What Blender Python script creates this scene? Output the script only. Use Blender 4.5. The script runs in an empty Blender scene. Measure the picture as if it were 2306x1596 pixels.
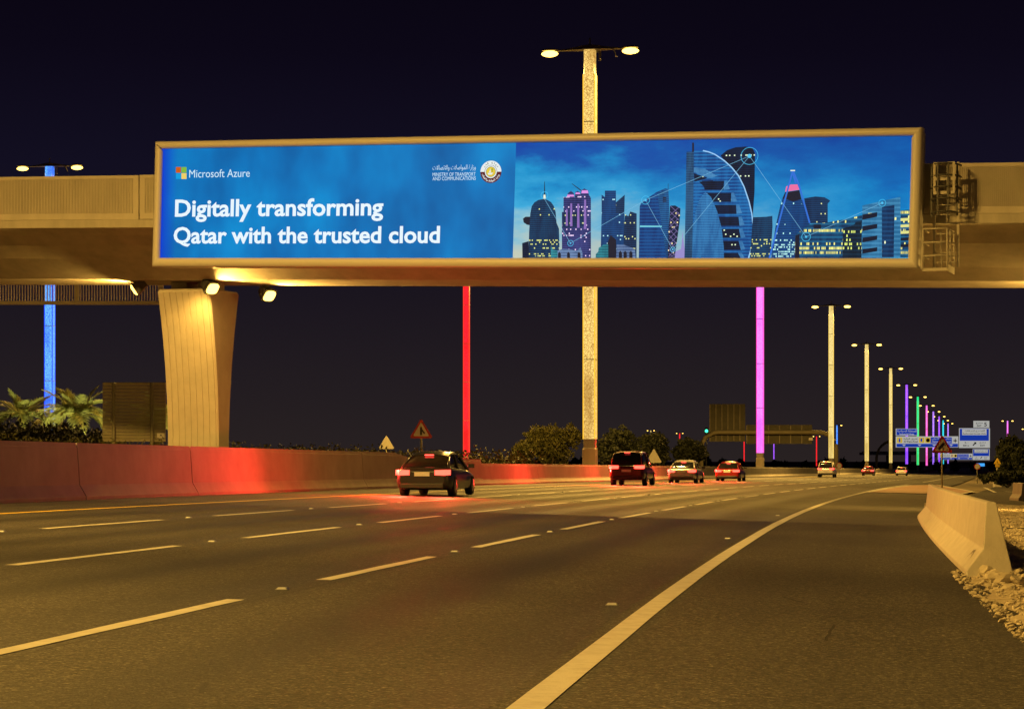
import bpy, bmesh, math, random
import numpy as np
from mathutils import Vector, Matrix
R = math.radians
random.seed(7)
C = bpy.context.scene.collection
SC = bpy.context.scene

# ------------------------------------------------------------------ camera
F, H, CX, CY, K = 5000.0, 1.27, 1152.5, 1033.0, 0.0234   # measured on a 2305 px wide view
cam = bpy.data.cameras.new('camera')
cam.sensor_width = 36; cam.sensor_fit = 'HORIZONTAL'
cam.lens = F/2305*36
cam.shift_y = (CY-798.0)/2305
cam.clip_end = 9000; cam.clip_start = 0.1
co = bpy.data.objects.new('camera', cam); C.objects.link(co)
co.location = (0, 0, H); co.rotation_euler = (R(90), 0, 0)
SC.camera = co

# ------------------------------------------------------------------ night sky (light-polluted towards the horizon)
w = bpy.data.worlds.new('World'); SC.world = w; w.use_nodes = True
nt = w.node_tree; nt.nodes.clear()
tc = nt.nodes.new('ShaderNodeTexCoord'); sp = nt.nodes.new('ShaderNodeSeparateXYZ')
nt.links.new(tc.outputs['Generated'], sp.inputs[0])
rp = nt.nodes.new('ShaderNodeValToRGB')
nt.links.new(sp.outputs['Z'], rp.inputs[0])
def lin(r, g, b):
    f = lambda c: (c/255/12.92) if c/255 <= .04045 else ((c/255+.055)/1.055)**2.4
    return (f(r), f(g), f(b), 1)
cr = rp.color_ramp
cr.elements[0].position = 0.0; cr.elements[0].color = lin(40, 33, 33)
cr.elements[1].position = 1.0; cr.elements[1].color = lin(5, 3, 10)
for p_, c_ in ((.035, lin(34, 28, 32)), (.075, lin(26, 21, 30)), (.13, lin(18, 15, 32)), (.18, lin(12, 8, 22)), (.26, lin(6, 3, 11))):
    e = cr.elements.new(p_); e.color = c_
bg = nt.nodes.new('ShaderNodeBackground'); bg.inputs[1].default_value = 1.0
nt.links.new(rp.outputs[0], bg.inputs[0])
# a trace of real atmosphere long after sunset
sk = nt.nodes.new('ShaderNodeTexSky'); sk.sky_type = 'NISHITA'; sk.sun_disc = False
sk.sun_elevation = R(-6); sk.sun_rotation = R(250)
bg2 = nt.nodes.new('ShaderNodeBackground'); bg2.inputs[1].default_value = 0.004
nt.links.new(sk.outputs[0], bg2.inputs[0])
ad = nt.nodes.new('ShaderNodeAddShader'); ow = nt.nodes.new('ShaderNodeOutputWorld')
nt.links.new(bg.outputs[0], ad.inputs[0]); nt.links.new(bg2.outputs[0], ad.inputs[1]); nt.links.new(ad.outputs[0], ow.inputs[0])
SC.view_settings.view_transform = 'Standard'; SC.view_settings.look = 'None'
SC.view_settings.gamma = 1; SC.view_settings.use_curve_mapping = False; SC.view_settings.exposure = 0
SC.render.engine = 'CYCLES'
SC.cycles.use_denoising = True
SC.cycles.max_bounces = 6
SC.cycles.sample_clamp_indirect = 4
LAMP_W = 0.92                    # one knob for all street lamps
SODIUM = (1.0, 0.555, 0.10)

# ------------------------------------------------------------------ geometry of the place
def g(X): return -K*min(max(X, -60), 160)
def P(px, py, Y): return Vector(((px-CX)*Y/F, Y, H+(CY-py)*Y/F))
def Gd(px, py):
    v = py-CY-K*(px-CX); Y = F*H/v
    X = (px-CX)*Y/F
    return Vector((X, Y, g(X)))
SL = [(-200, .142), (15, .142), (30, .155), (45, .165), (65, .18), (90, .195), (115, .203), (150, .222), (250, .217), (1600, .217)]
def hd(Y):
    for (a, s), (b, t) in zip(SL, SL[1:]):
        if Y <= b: return s+(t-s)*(Y-a)/(b-a)
    return SL[-1][1]
_Y0 = -200; _xs = [0.0]
for i in range(1900): _xs.append(_xs[-1]+hd(_Y0+i+.5))
_c = _xs[215]-.6
def Xe(Y):
    f = min(max(Y-_Y0, 0), 1899); i = int(f)
    i = min(i, 1898)
    return _xs[i]+(_xs[i+1]-_xs[i])*(f-i)-_c
def off(Y, o, h=0.0):
    s = hd(Y); n = math.sqrt(1+s*s)
    X = Xe(Y)+o/n; y = Y-o*s/n
    return Vector((X, y, g(X)+h))
def heading(Y): return -math.atan(hd(Y))
def solve(px, o, lo=5, hi=1500):
    for _ in range(60):
        m = (lo+hi)/2; p = off(m, o)
        if CX+F*p.x/p.y < px: lo = m
        else: hi = m
    return lo

# ------------------------------------------------------------------ helpers: tags, meshes
def tag(o, label=None, cat=None, group=None, kind=None):
    if label: o['label'] = label
    if cat: o['category'] = cat
    if group: o['group'] = group
    if kind: o['kind'] = kind
    return o
def thing(name, label, cat, loc=(0, 0, 0), rz=0, group=None):
    o = bpy.data.objects.new(name, None); C.objects.link(o)
    o.location = loc; o.rotation_euler = (0, 0, rz); o.empty_display_size = .3
    return tag(o, label, cat, group)
class MB:
    def __init__(s): s.v = []; s.f = []; s.sm = []
    def add(s, vs, fs, smooth=False):
        n = len(s.v); s.v += [tuple(v) for v in vs]
        for f in fs: s.f.append([n+i for i in f]); s.sm.append(smooth)
        return s
    def box(s, c, d, rz=0, M=None):
        x, y, z = d[0]/2, d[1]/2, d[2]/2
        vs = [Vector((a*x, b*y, e*z)) for e in (-1, 1) for b in (-1, 1) for a in (-1, 1)]
        m = M if M is not None else Matrix.Rotation(rz, 3, 'Z')
        vs = [m @ v+Vector(c) for v in vs]
        return s.add(vs, [(0, 2, 3, 1), (4, 5, 7, 6), (0, 1, 5, 4), (2, 6, 7, 3), (0, 4, 6, 2), (1, 3, 7, 5)])
    def loft(s, rings, cap=True, closed=True, smooth=False):
        n = len(rings[0]); vs = [p for r in rings for p in r]; fs = []
        for i in range(len(rings)-1):
            for j in range(n if closed else n-1):
                k = (j+1) % n
                fs.append((i*n+j, i*n+k, (i+1)*n+k, (i+1)*n+j))
        s.add(vs, fs, smooth)
        if cap and closed:
            b = len(s.v)-len(vs)
            s.f.append([b+j for j in range(n)][::-1]); s.sm.append(False)
            s.f.append([b+(len(rings)-1)*n+j for j in range(n)]); s.sm.append(False)
        return s
    def tube(s, pts, r, n=8, smooth=True):
        pts = [Vector(p) for p in pts]; rings = []
        for i, p in enumerate(pts):
            d = (pts[min(i+1, len(pts)-1)]-pts[max(i-1, 0)]).normalized()
            u = d.orthogonal().normalized() if abs(d.z) < .9 else Vector((1, 0, 0))
            u = (u-d*u.dot(d)).normalized(); v = d.cross(u)
            rr = r[i] if isinstance(r, (list, tuple)) else r
            rings.append([p+u*rr*math.cos(2*math.pi*j/n)+v*rr*math.sin(2*math.pi*j/n) for j in range(n)])
        return s.loft(rings, smooth=smooth)
    def prism(s, poly, axis, a, b):     # poly in the plane of the other two axes
        def mk(p, t):
            return {'x': (t, p[0], p[1]), 'y': (p[0], t, p[1]), 'z': (p[0], p[1], t)}[axis]
        return s.loft([[mk(p, a) for p in poly], [mk(p, b) for p in poly]])
    def mesh(s, name):
        me = bpy.data.meshes.new(name); me.from_pydata(s.v, [], s.f); me.update()
        bm = bmesh.new(); bm.from_mesh(me)
        bmesh.ops.recalc_face_normals(bm, faces=bm.faces); bm.to_mesh(me); bm.free()
        if any(s.sm):
            for p, q in zip(me.polygons, s.sm): p.use_smooth = q
        return me
    def build(s, name, mat, parent=None, loc=None, bevel=0):
        me = s.mesh(name)
        if mat: me.materials.append(mat)
        return link(name, me, parent, loc, bevel)
def link(name, me, parent=None, loc=None, bevel=0):
    o = bpy.data.objects.new(name, me); C.objects.link(o)
    if parent: o.parent = parent
    if loc is not None: o.location = loc
    if bevel:
        m = o.modifiers.new('bevel', 'BEVEL'); m.width = bevel; m.segments = 2; m.limit_method = 'ANGLE'
    return o
def copy_tree(o, parent=None, repl=None):
    c = o.copy(); C.objects.link(c)
    if parent: c.parent = parent
    for ch in list(o.children):
        if ch.type != 'LIGHT': copy_tree(ch, c)
    return c

# ------------------------------------------------------------------ materials
MAT = {}
def newmat(name):
    m = bpy.data.materials.new(name); m.use_nodes = True
    t = m.node_tree
    return m, t, t.nodes['Principled BSDF'], t.nodes['Material Output']
def surf(name, c1, c2=None, rough=.7, scale=3, bump=0, bscale=40, metal=0, spec=.5, stretch=(1, 1, 1), detail=6, lo=.35, hi=.65):
    if name in MAT: return MAT[name]
    m, t, b, o = newmat(name)
    b.inputs['Roughness'].default_value = rough; b.inputs['Metallic'].default_value = metal
    b.inputs['Specular IOR Level'].default_value = spec
    tc = t.nodes.new('ShaderNodeTexCoord'); mp = t.nodes.new('ShaderNodeMapping'); mp.inputs['Scale'].default_value = stretch
    t.links.new(tc.outputs['Object'], mp.inputs[0])
    if c2 is not None:
        n = t.nodes.new('ShaderNodeTexNoise'); n.inputs['Scale'].default_value = scale; n.inputs['Detail'].default_value = detail
        n.inputs['Roughness'].default_value = .65
        t.links.new(mp.outputs[0], n.inputs['Vector'])
        r = t.nodes.new('ShaderNodeValToRGB'); r.color_ramp.elements[0].position = lo; r.color_ramp.elements[1].position = hi
        r.color_ramp.elements[0].color = (*c1, 1); r.color_ramp.elements[1].color = (*c2, 1)
        t.links.new(n.outputs[0], r.inputs[0]); t.links.new(r.outputs[0], b.inputs['Base Color'])
    else: b.inputs['Base Color'].default_value = (*c1, 1)
    if bump:
        n2 = t.nodes.new('ShaderNodeTexNoise'); n2.inputs['Scale'].default_value = bscale; n2.inputs['Detail'].default_value = 8
        t.links.new(tc.outputs['Object'], n2.inputs['Vector'])
        bp = t.nodes.new('ShaderNodeBump'); bp.inputs['Strength'].default_value = bump; bp.inputs['Distance'].default_value = .02
        t.links.new(n2.outputs[0], bp.inputs['Height']); t.links.new(bp.outputs[0], b.inputs['Normal'])
    MAT[name] = m; return m
def emis(name, col, strength=1.0):
    if name in MAT: return MAT[name]
    m, t, b, o = newmat(name)
    b.inputs['Base Color'].default_value = (.006, .006, .006, 1); b.inputs['Roughness'].default_value = .4; b.inputs['Specular IOR Level'].default_value = .08 if name.startswith('print') else .5
    b.inputs['Emission Color'].default_value = (*col[:3], 1); b.inputs['Emission Strength'].default_value = strength
    MAT[name] = m; return m
def printed(name, rgb, s=1.0):      # backlit printed film
    return emis('print_'+name, lin(*rgb), s)

concrete = surf('concrete', (.36, .335, .29), (.53, .495, .43), .85, 1.5, .25, 30, stretch=(1, 1, .22), lo=.28, hi=.7)
concrete_worn = surf('concrete_worn', (.46, .43, .39), (.60, .57, .52), .88, .9, .4, 25, lo=.3, hi=.7)
paintconc = surf('painted_concrete', (.44, .405, .35), (.56, .52, .45), .75, 1.1, .15, 20, stretch=(1, 1, .5), lo=.28, hi=.66)
jersey_m = surf('barrier_concrete', (.45, .42, .365), (.54, .505, .44), .8, 5, .3, 45, stretch=(1, .35, .8), lo=.3, hi=.62, detail=9)
steel = surf('galvanised_steel', (.30, .30, .29), (.42, .42, .40), .5, 4, 0, metal=.6)
darksteel = surf('dark_steel', (.05, .05, .05), (.08, .08, .075), .5, 5)
frame_m = surf('billboard_frame_paint', (.60, .58, .54), (.63, .61, .57), .42, .4)
green_back = surf('sign_back_aluminium', (.32, .30, .19), (.40, .37, .25), .6, 2.5)
post_m = surf('sign_post', (.26, .25, .17), (.32, .31, .22), .55, 6)
white_p = surf('white_sheet', (.74, .73, .68), (.80, .79, .74), .5, 5)
red_p = surf('red_sheet', (.50, .022, .02), (.58, .03, .025), .45, 5)
black_p = surf('black_sheet', (.012, .012, .012), None, .5)
blue_p = surf('blue_sheet', (.012, .04, .34), (.016, .05, .40), .45, 3)
yellow_p = surf('yellow_sheet', (.75, .50, .03), (.80, .55, .05), .5, 4)
leaf_d = surf('leaf_dark', (.011, .016, .007), (.024, .031, .011), .7, 1.2)
leaf_y = surf('leaf_olive', (.07, .08, .02), (.13, .12, .032), .7, 1.2)
palm_m = surf('palm_leaf', (.17, .20, .07), (.28, .30, .11), .6, 2)
trunk_m = surf('bark', (.09, .065, .045), (.15, .11, .07), .9, 6, .6, 18)

# ------------------------------------------------------------------ ground, road, markings
def sheet(name, fn, us, vs, mat, parent=None, kind='structure', label=None):
    b = MB(); n = len(us)
    pts = [fn(u, v) for v in vs for u in us]
    fs = [(j*n+i, j*n+i+1, (j+1)*n+i+1, (j+1)*n+i) for j in range(len(vs)-1) for i in range(n-1)]
    b.add(pts, fs)
    me = bpy.data.meshes.new(name); me.from_pydata(b.v, [], b.f); me.update()
    me.materials.append(mat)
    o = link(name, me, parent)
    if kind: o['kind'] = kind
    return o
def asphalt():
    m, t, b, o = newmat('asphalt')
    L = t.links.new; N = t.nodes.new
    tc = N('ShaderNodeTexCoord')
    mp = N('ShaderNodeMapping'); mp.inputs['Rotation'].default_value = (0, 0, R(9.5)); L(tc.outputs['Object'], mp.inputs[0])
    st = N('ShaderNodeMapping'); st.inputs['Scale'].default_value = (.9, .06, 1); L(mp.outputs[0], st.inputs[0])
    n1 = N('ShaderNodeTexNoise'); n1.inputs['Scale'].default_value = 1.0; n1.inputs['Detail'].default_value = 5; L(st.outputs[0], n1.inputs['Vector'])
    n2 = N('ShaderNodeTexNoise'); n2.inputs['Scale'].default_value = 21; n2.inputs['Detail'].default_value = 6; n2.inputs['Roughness'].default_value = .75; L(mp.outputs[0], n2.inputs['Vector'])
    n3 = N('ShaderNodeTexVoronoi'); n3.inputs['Scale'].default_value = 60; L(mp.outputs[0], n3.inputs['Vector'])
    n4 = N('ShaderNodeTexNoise'); n4.inputs['Scale'].default_value = .22; n4.inputs['Detail'].default_value = 4; L(mp.outputs[0], n4.inputs['Vector'])
    r1 = N('ShaderNodeValToRGB'); r1.color_ramp.elements[0].position = .34; r1.color_ramp.elements[1].position = .68
    r1.color_ramp.elements[0].color = (.034, .0335, .035, 1); r1.color_ramp.elements[1].color = (.054, .053, .053, 1)
    L(n1.outputs[0], r1.inputs[0])
    r2 = N('ShaderNodeValToRGB'); r2.color_ramp.elements[0].position = .36; r2.color_ramp.elements[1].position = .66
    r2.color_ramp.elements[0].color = (.30, .30, .30, 1); r2.color_ramp.elements[1].color = (1.95, 1.9, 1.8, 1)
    L(n2.outputs[0], r2.inputs[0])
    m1 = N('ShaderNodeMix'); m1.data_type = 'RGBA'; m1.blend_type = 'MULTIPLY'; m1.inputs[0].default_value = 1
    L(r1.outputs[0], m1.inputs[6]); L(r2.outputs[0], m1.inputs[7])
    va = N('ShaderNodeTexVoronoi'); va.inputs['Scale'].default_value = 62; L(mp.outputs[0], va.inputs['Vector'])
    sv = N('ShaderNodeSeparateColor'); L(va.outputs['Color'], sv.inputs[0])
    vr = N('ShaderNodeValToRGB'); vr.color_ramp.elements[0].color = (.35, .35, .35, 1); vr.color_ramp.elements[1].color = (3.2, 3.0, 2.7, 1); vr.color_ramp.elements[1].position = 1.0
    for pp, cc in ((.5, .8), (.86, 1.35)): e_ = vr.color_ramp.elements.new(pp); e_.color = (cc, cc, cc, 1)
    L(sv.outputs[0], vr.inputs[0])
    r3 = N('ShaderNodeValToRGB'); r3.color_ramp.elements[0].position = .3; r3.color_ramp.elements[1].position = .7
    r3.color_ramp.elements[0].color = (.78, .78, .80, 1); r3.color_ramp.elements[1].color = (1.2, 1.18, 1.14, 1)
    L(n4.outputs[0], r3.inputs[0])
    m2 = N('ShaderNodeMix'); m2.data_type = 'RGBA'; m2.blend_type = 'MULTIPLY'; m2.inputs[0].default_value = 1
    mv = N('ShaderNodeMix'); mv.data_type = 'RGBA'; mv.blend_type = 'MULTIPLY'; mv.inputs[0].default_value = 1; L(m1.outputs[2], mv.inputs[6]); L(vr.outputs[0], mv.inputs[7])
    L(mv.outputs[2], m2.inputs[6]); L(r3.outputs[0], m2.inputs[7])
    # lane wear: polished wheel tracks, a darker oily strip mid-lane, seams along the lane joints
    uv = N('ShaderNodeUVMap'); uv.uv_map = 'lane'; su = N('ShaderNodeSeparateXYZ'); L(uv.outputs[0], su.inputs[0])
    def mth(op, a, bb=None, c=None):
        q = N('ShaderNodeMath'); q.operation = op
        for k, v in enumerate((a, bb, c)):
            if v is None: continue
            if isinstance(v, (int, float)): q.inputs[k].default_value = v
            else: L(v, q.inputs[k])
        return q.outputs[0]
    wob = mth('MULTIPLY_ADD', n4.outputs[0], .5, su.outputs['X'])
    ph = mth('MULTIPLY', wob, 2*math.pi/3.6)
    trk = mth('MULTIPLY_ADD', mth('COSINE', mth('MULTIPLY', ph, 2.0)), .5, .5)
    lanes = mth('LESS_THAN', su.outputs['X'], -.2)
    oil = mth('MULTIPLY', mth('POWER', mth('MULTIPLY_ADD', mth('COSINE', mth('ADD', ph, math.pi)), .5, .5), 5.0), n1.outputs[0])
    fr = mth('FRACT', mth('MULTIPLY_ADD', su.outputs['X'], 1/3.6, .44))
    seam = mth('LESS_THAN', mth('ABSOLUTE', mth('SUBTRACT', fr, .5)), .005)
    d1 = mth('MULTIPLY', mth('MULTIPLY', oil, lanes), .62)
    d2 = mth('MULTIPLY', mth('MULTIPLY', trk, lanes), .16)
    d3 = mth('MULTIPLY', mth('MULTIPLY', seam, lanes), .35)
    wear = mth('SUBTRACT', mth('SUBTRACT', mth('SUBTRACT', 1.06, d1), d2), d3)
    m3 = N('ShaderNodeMix'); m3.data_type = 'RGBA'; m3.blend_type = 'MULTIPLY'; m3.inputs[0].default_value = 1
    cw = N('ShaderNodeCombineColor'); L(wear, cw.inputs[0]); L(wear, cw.inputs[1]); L(wear, cw.inputs[2])
    L(m2.outputs[2], m3.inputs[6]); L(cw.outputs[0], m3.inputs[7])
    # fine cracks
    vc = N('ShaderNodeTexVoronoi'); vc.feature = 'DISTANCE_TO_EDGE'; vc.inputs['Scale'].default_value = .16
    nd = N('ShaderNodeMix'); nd.data_type = 'RGBA'; nd.inputs[0].default_value = .06; nn = N('ShaderNodeTexNoise'); nn.inputs['Scale'].default_value = 1.3; nn.inputs['Detail'].default_value = 5
    L(mp.outputs[0], nn.inputs['Vector']); L(mp.outputs[0], nd.inputs[6]); L(nn.outputs['Color'], nd.inputs[7]); L(nd.outputs[2], vc.inputs['Vector'])
    ck = mth('LESS_THAN', vc.outputs['Distance'], .0016); ck = mth('MULTIPLY', ck, mth('GREATER_THAN', n4.outputs[0], .54))
    m4 = N('ShaderNodeMix'); m4.data_type = 'RGBA'; L(ck, m4.inputs[0]); L(m3.outputs[2], m4.inputs[6]); m4.inputs[7].default_value = (.014, .013, .012, 1)
    L(m4.outputs[2], b.inputs['Base Color'])
    L(mth('SUBTRACT', .80, mth('MULTIPLY', d2, .8)), b.inputs['Roughness']); b.inputs['Specular IOR Level'].default_value = .45
    bp = N('ShaderNodeBump'); bp.inputs['Strength'].default_value = .55; bp.inputs['Distance'].default_value = .006
    mx = N('ShaderNodeMath'); mx.operation = 'ADD'; L(n2.outputs[0], mx.inputs[0]); L(n3.outputs['Distance'], mx.inputs[1])
    L(mx.outputs[0], bp.inputs['Height']); L(bp.outputs[0], b.inputs['Normal'])
    return m
ASPH = asphalt()
soil = surf('soil', (.13, .105, .07), (.20, .165, .11), .95, .5, .5, 6)
gravel_m = surf('gravel_bed', (.34, .28, .20), (.56, .48, .36), .95, 5, .9, 14)
stone_m = surf('stone', (.46, .40, .30), (.64, .57, .45), .9, 3, .5, 30)
pave_m = surf('pink_paving', (.30, .20, .16), (.38, .26, .21), .85, 2.5, .3, 20)
paint_w = surf('road_paint', (.40, .385, .34), (.56, .545, .49), .6, 5, .25, 60, lo=.25, hi=.55)
paint_y = surf('yellow_road_paint', (.66, .45, .05), (.78, .55, .08), .6, 5, .25, 60)

gx = [-2400, -1500, -600, -250, -120, -60, -30, 0, 40, 80, 120, 160, 260, 500, 1200, 2400]
gy = [-400, -150, -50, 0, 40, 80, 120, 200, 350, 600, 1000, 1800, 3000, 4200]
ground = sheet('ground', lambda u, v: (u, v, g(u)-.06), gx, gy, soil)
def road_uv(me, fn_u):
    uv = me.uv_layers.new(name='lane')
    for l in me.loops: uv.data[l.index].uv = fn_u[l.vertex_index]
RY = [-120+i*4 for i in range(0, 81)]+[204+i*20 for i in range(1, 61)]
RO = [-17.5, -14, -10, -6, -2, 1, 3.4]
road = sheet('road', lambda o, Y: off(Y, o), RO, RY, ASPH)
road_uv(road.data, [(o, Y) for Y in RY for o in RO])
def strip(name, o0, o1, ya, yb, mat, h=.005, parent=road, jag=0, step=3.0):
    n = max(2, int((yb-ya)/step)+1); b = MB(); rnd = random.Random(int(ya*13+o0*7))
    pts = []
    for i in range(n):
        Y = ya+(yb-ya)*i/(n-1)
        j = rnd.uniform(-jag, jag)
        pts += [off(Y, o0+j, h), off(Y, o1+rnd.uniform(-jag, jag), h)]
    b.add(pts, [(2*i, 2*i+1, 2*i+3, 2*i+2) for i in range(n-1)])
    return b.build(name, mat, parent)
strip('edge_line', -.10, .09, -60, 172, paint_w, jag=.006)
strip('edge_line', -.08, .08, 205, 900, paint_w, step=12)
strip('yellow_edge_line', -14.42, -14.25, -60, 900, paint_y, jag=.012, step=2.2)
for o_, y0 in ((-3.55, 3.7), (-7.2, 4.6), (-10.85, 5.9)):
    k = 0
    while y0+9.12*k < 420:
        Y = y0+9.12*k
        strip('lane_dash', o_-.075, o_+.075, Y, Y+5.85, paint_w, jag=.008, step=.9 if Y < 40 else 3)
        k += 1
# slip road on the right, beyond the gravel
slip = sheet('slip_road', lambda u, Y: (lambda X: (X, Y, g(X)-.025))(16.5+(Y-84)*.236+u), [0, 4, 8, 14, 30], [80, 88, 100, 120, 150, 190, 240, 320], ASPH)
def gquad(name, pts, mat, parent, h=.006):
    b = MB(); b.add([(p.x, p.y, g(p.x)+h) for p in pts], [tuple(range(len(pts)))]); return b.build(name, mat, parent)
for a, c in (((2134, 1077), (2151, 1088)), ((2215, 1096), (2240, 1107)), ((2262, 1105), (2295, 1108))):
    p, q = Gd(*a), Gd(*c); n = Vector((q.y-p.y, p.x-q.x, 0)).normalized()*.1
    gquad('lane_dash', [p+n, q+n, q-n, p-n], paint_w, slip, -.019)
# painted nose of the exit
gore = [Gd(1932, 1116), Gd(1985, 1101), Gd(2058, 1092), Gd(2042, 1100), Gd(2050, 1110), Gd(2085, 1121)]
pts = [off(112, .3), off(135, .4), off(165, .6), off(176, 2.0), off(150, 3.9), off(128, 5.4), off(112, 4.6)]
gi = MB(); gi.loft([[(p.x, p.y, p.z-.15) for p in pts], [(p.x, p.y, p.z+.022) for p in pts]])
gi = gi.build('gore_island', pave_m); gi['kind'] = 'structure'
rim = MB()
for a, c in zip(pts, pts[1:]+pts[:1]):
    d = (c-a).normalized(); n = Vector((-d.y, d.x, 0))*.16
    rim.add([a-n*.2+Vector((0, 0, .027)), c-n*.2+Vector((0, 0, .027)), c+n+Vector((0, 0, .027)), a+n+Vector((0, 0, .027))], [(0, 1, 2, 3)])
rim.build('island_edging', paint_w, gi)
# gravel verge
def verge_fn(u, Y):
    p = off(Y, 3.1+u); rnd = math.sin(p.x*3.1)*math.cos(p.y*2.3)*.03
    if u == 0:
        a_ = 1 if Y < 40 else .25; p = off(Y, 3.1+a_*(.07*math.sin(Y*1.9)+.05*math.sin(Y*4.1+1)) + (.26 if Y > 27.4 else 0)); return (p.x, p.y, p.z+.007)
    if Y > 27.4 and u < .35: p = off(Y, 3.42+u*.2)
    return (p.x, p.y, p.z+.007+min(u, .6)*.045+(rnd if u > .2 else 0))
verge = sheet('gravel_verge', verge_fn, [0, .3, .6, 1, 1.5, 2, 2.8, 3.6, 5, 8, 14], [-10+i*.35 for i in range(0, 190)]+[57+i*1.0 for i in range(0, 26)], gravel_m)
# loose stones
def ico(n=1):
    bm = bmesh.new(); bmesh.ops.create_icosphere(bm, subdivisions=n, radius=1)
    v = np.array([x.co[:] for x in bm.verts]); f = np.array([[q.index for q in x.verts] for x in bm.faces]); bm.free(); return v, f
def stones(name, n, samp, smin, smax, seed, mat, sub=1):
    IV, IF = ico(sub)
    r = np.random.default_rng(seed); V = []; Fc = []; k = 0
    for i in range(n):
        x, y, z = samp(r); s = smin+(smax-smin)*r.random()**3
        v = IV*(1+.10*r.standard_normal((len(IV), 1))+.22*np.sin(IV@r.normal(0, 2.2, 3)+r.random()*6)[:, None])*np.array([1, .5+.5*r.random(), .35+.35*r.random()])*s
        a = r.random()*6.28; b = r.normal(0, .4)
        Rz = np.array([[math.cos(a), -math.sin(a), 0], [math.sin(a), math.cos(a), 0], [0, 0, 1]])
        Rx = np.array([[1, 0, 0], [0, math.cos(b), -math.sin(b)], [0, math.sin(b), math.cos(b)]])
        V.append(v @ (Rz @ Rx).T+np.array([x, y, z+s*.2])); Fc.append(IF+k); k += len(IV)
    V = np.vstack(V); Fc = np.vstack(Fc)
    me = bpy.data.meshes.new(name); me.from_pydata(V.tolist(), [], Fc.tolist()); me.update(); me.materials.append(mat)
    return link(name, me)
def sg(r):
    Y = 13+r.random()**1.6*66; u = -.16+r.random()**1.15*3.4
    if Y > 28: u = abs(u)+.38
    if u < .02:
        p = off(Y, 3.1+u); return (p.x, p.y, p.z+.004)
    return verge_fn(u+.05, Y)
gs = stones('gravel_stones', 26000, sg, .010, .047, 3, stone_m); gs['kind'] = 'stuff'; gs['label'] = 'pale loose gravel stones beside the asphalt edge'
rk = random.Random(5)
for i, (px, py, s) in enumerate(((2218, 1300, .17), (2252, 1312, .2), (2282, 1300, .16), (2234, 1303, .13), (2262, 1295, .15), (2295, 1318, .17), (2270, 1330, .12))):
    p = Gd(px, py)
    o = stones('rock', 1, lambda r: (0, 0, 0), s*.8, s*.8, 20+i, stone_m, 2); o.location = (p.x, p.y, p.z+.02)
    tag(o, 'larger pale rock lying in the gravel near the barrier end', 'rock', 'larger rocks in the gravel')
# bent rod lying in the gravel
p, q = Gd(2222, 1192), Gd(2300, 1197)
b = MB(); b.tube([p+Vector((0, 0, .06)), p.lerp(q, .25)+Vector((0, 0, .09)), p.lerp(q, .7)+Vector((0, 0, .05)), q+Vector((.6, 0, .08))], .022, 6)
tag(b.build('metal_rod', darksteel), 'thin dark rod lying across the gravel right of the barrier', 'rod')

# raised median on the left and its far side
def med_fn(u, Y):
    p = off(Y, -18.3-u); k = 1 if Y < 95 else max(0, 1-(Y-95)/30)
    return (p.x, p.y, p.z+.2+.55*k*min(1, u/3+.4))
median = sheet('median', med_fn, [0, 2, 5, 10, 20, 40, 70], [-60, 0, 40, 60, 80, 95, 105, 115, 130, 180, 260, 400, 700, 1200], soil)

# ------------------------------------------------------------------ road studs
def stud_mesh():
    m = MB(); m.loft([[(-.06, -.06, 0), (.06, -.06, 0), (.06, .06, 0), (-.06, .06, 0)], [(-.04, -.025, .02), (.04, -.025, .02), (.04, .025, .02), (-.04, .025, .02)]])
    return m
steel_l = surf('stud_metal', (.22, .22, .22), (.30, .30, .30), .4, 20, metal=.3)
lensm = surf('stud_lens', (.55, .58, .62), (.65, .68, .72), .15, 30)
proto = thing('road_stud', 'x', 'road stud')
stud_mesh().build('housing', steel_l, proto)
lb = MB(); lb.loft([[(-.045, -.05, .004), (.045, -.05, .004), (.035, -.03, .0185), (-.035, -.03, .0185)], [(-.045, -.054, .004), (.045, -.054, .004), (.035, -.034, .0195), (-.035, -.034, .0195)]])
lb.build('reflector', lensm, proto)
sl = []
for row, (o_, y0) in enumerate(((-3.55, 3.7), (-7.2, 4.6), (-10.85, 5.9))):
    for k in range(1, 12):
        Y = y0+9.12*k-1.65
        if CX+F*off(Y, o_).x/off(Y, o_).y < 0 or Y > 90: continue
        sl.append((row, o_, Y))
for Y in (19.6, 37.7, 55.8): sl.append((3, -.38, Y))
rn = ['dashed line nearest the solid line', 'middle dashed line', 'dashed line nearest the barrier', 'inner side of the solid line']
cnt = {}
first = True
ords = ['nearest', 'second', 'third', 'fourth', 'fifth', 'sixth', 'seventh', 'eighth', 'ninth', 'tenth', 'eleventh', 'twelfth']
for row, o_, Y in sl:
    o = proto if first else copy_tree(proto); first = False
    o.location = off(Y, o_, .001); o.rotation_euler = (0, 0, heading(Y))
    k = cnt.get(row, 0); cnt[row] = k+1
    tag(o, 'metal road stud on the %s, %s from the camera' % (rn[row], ords[k]), 'road stud', 'road studs between the lane dashes')

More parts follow.
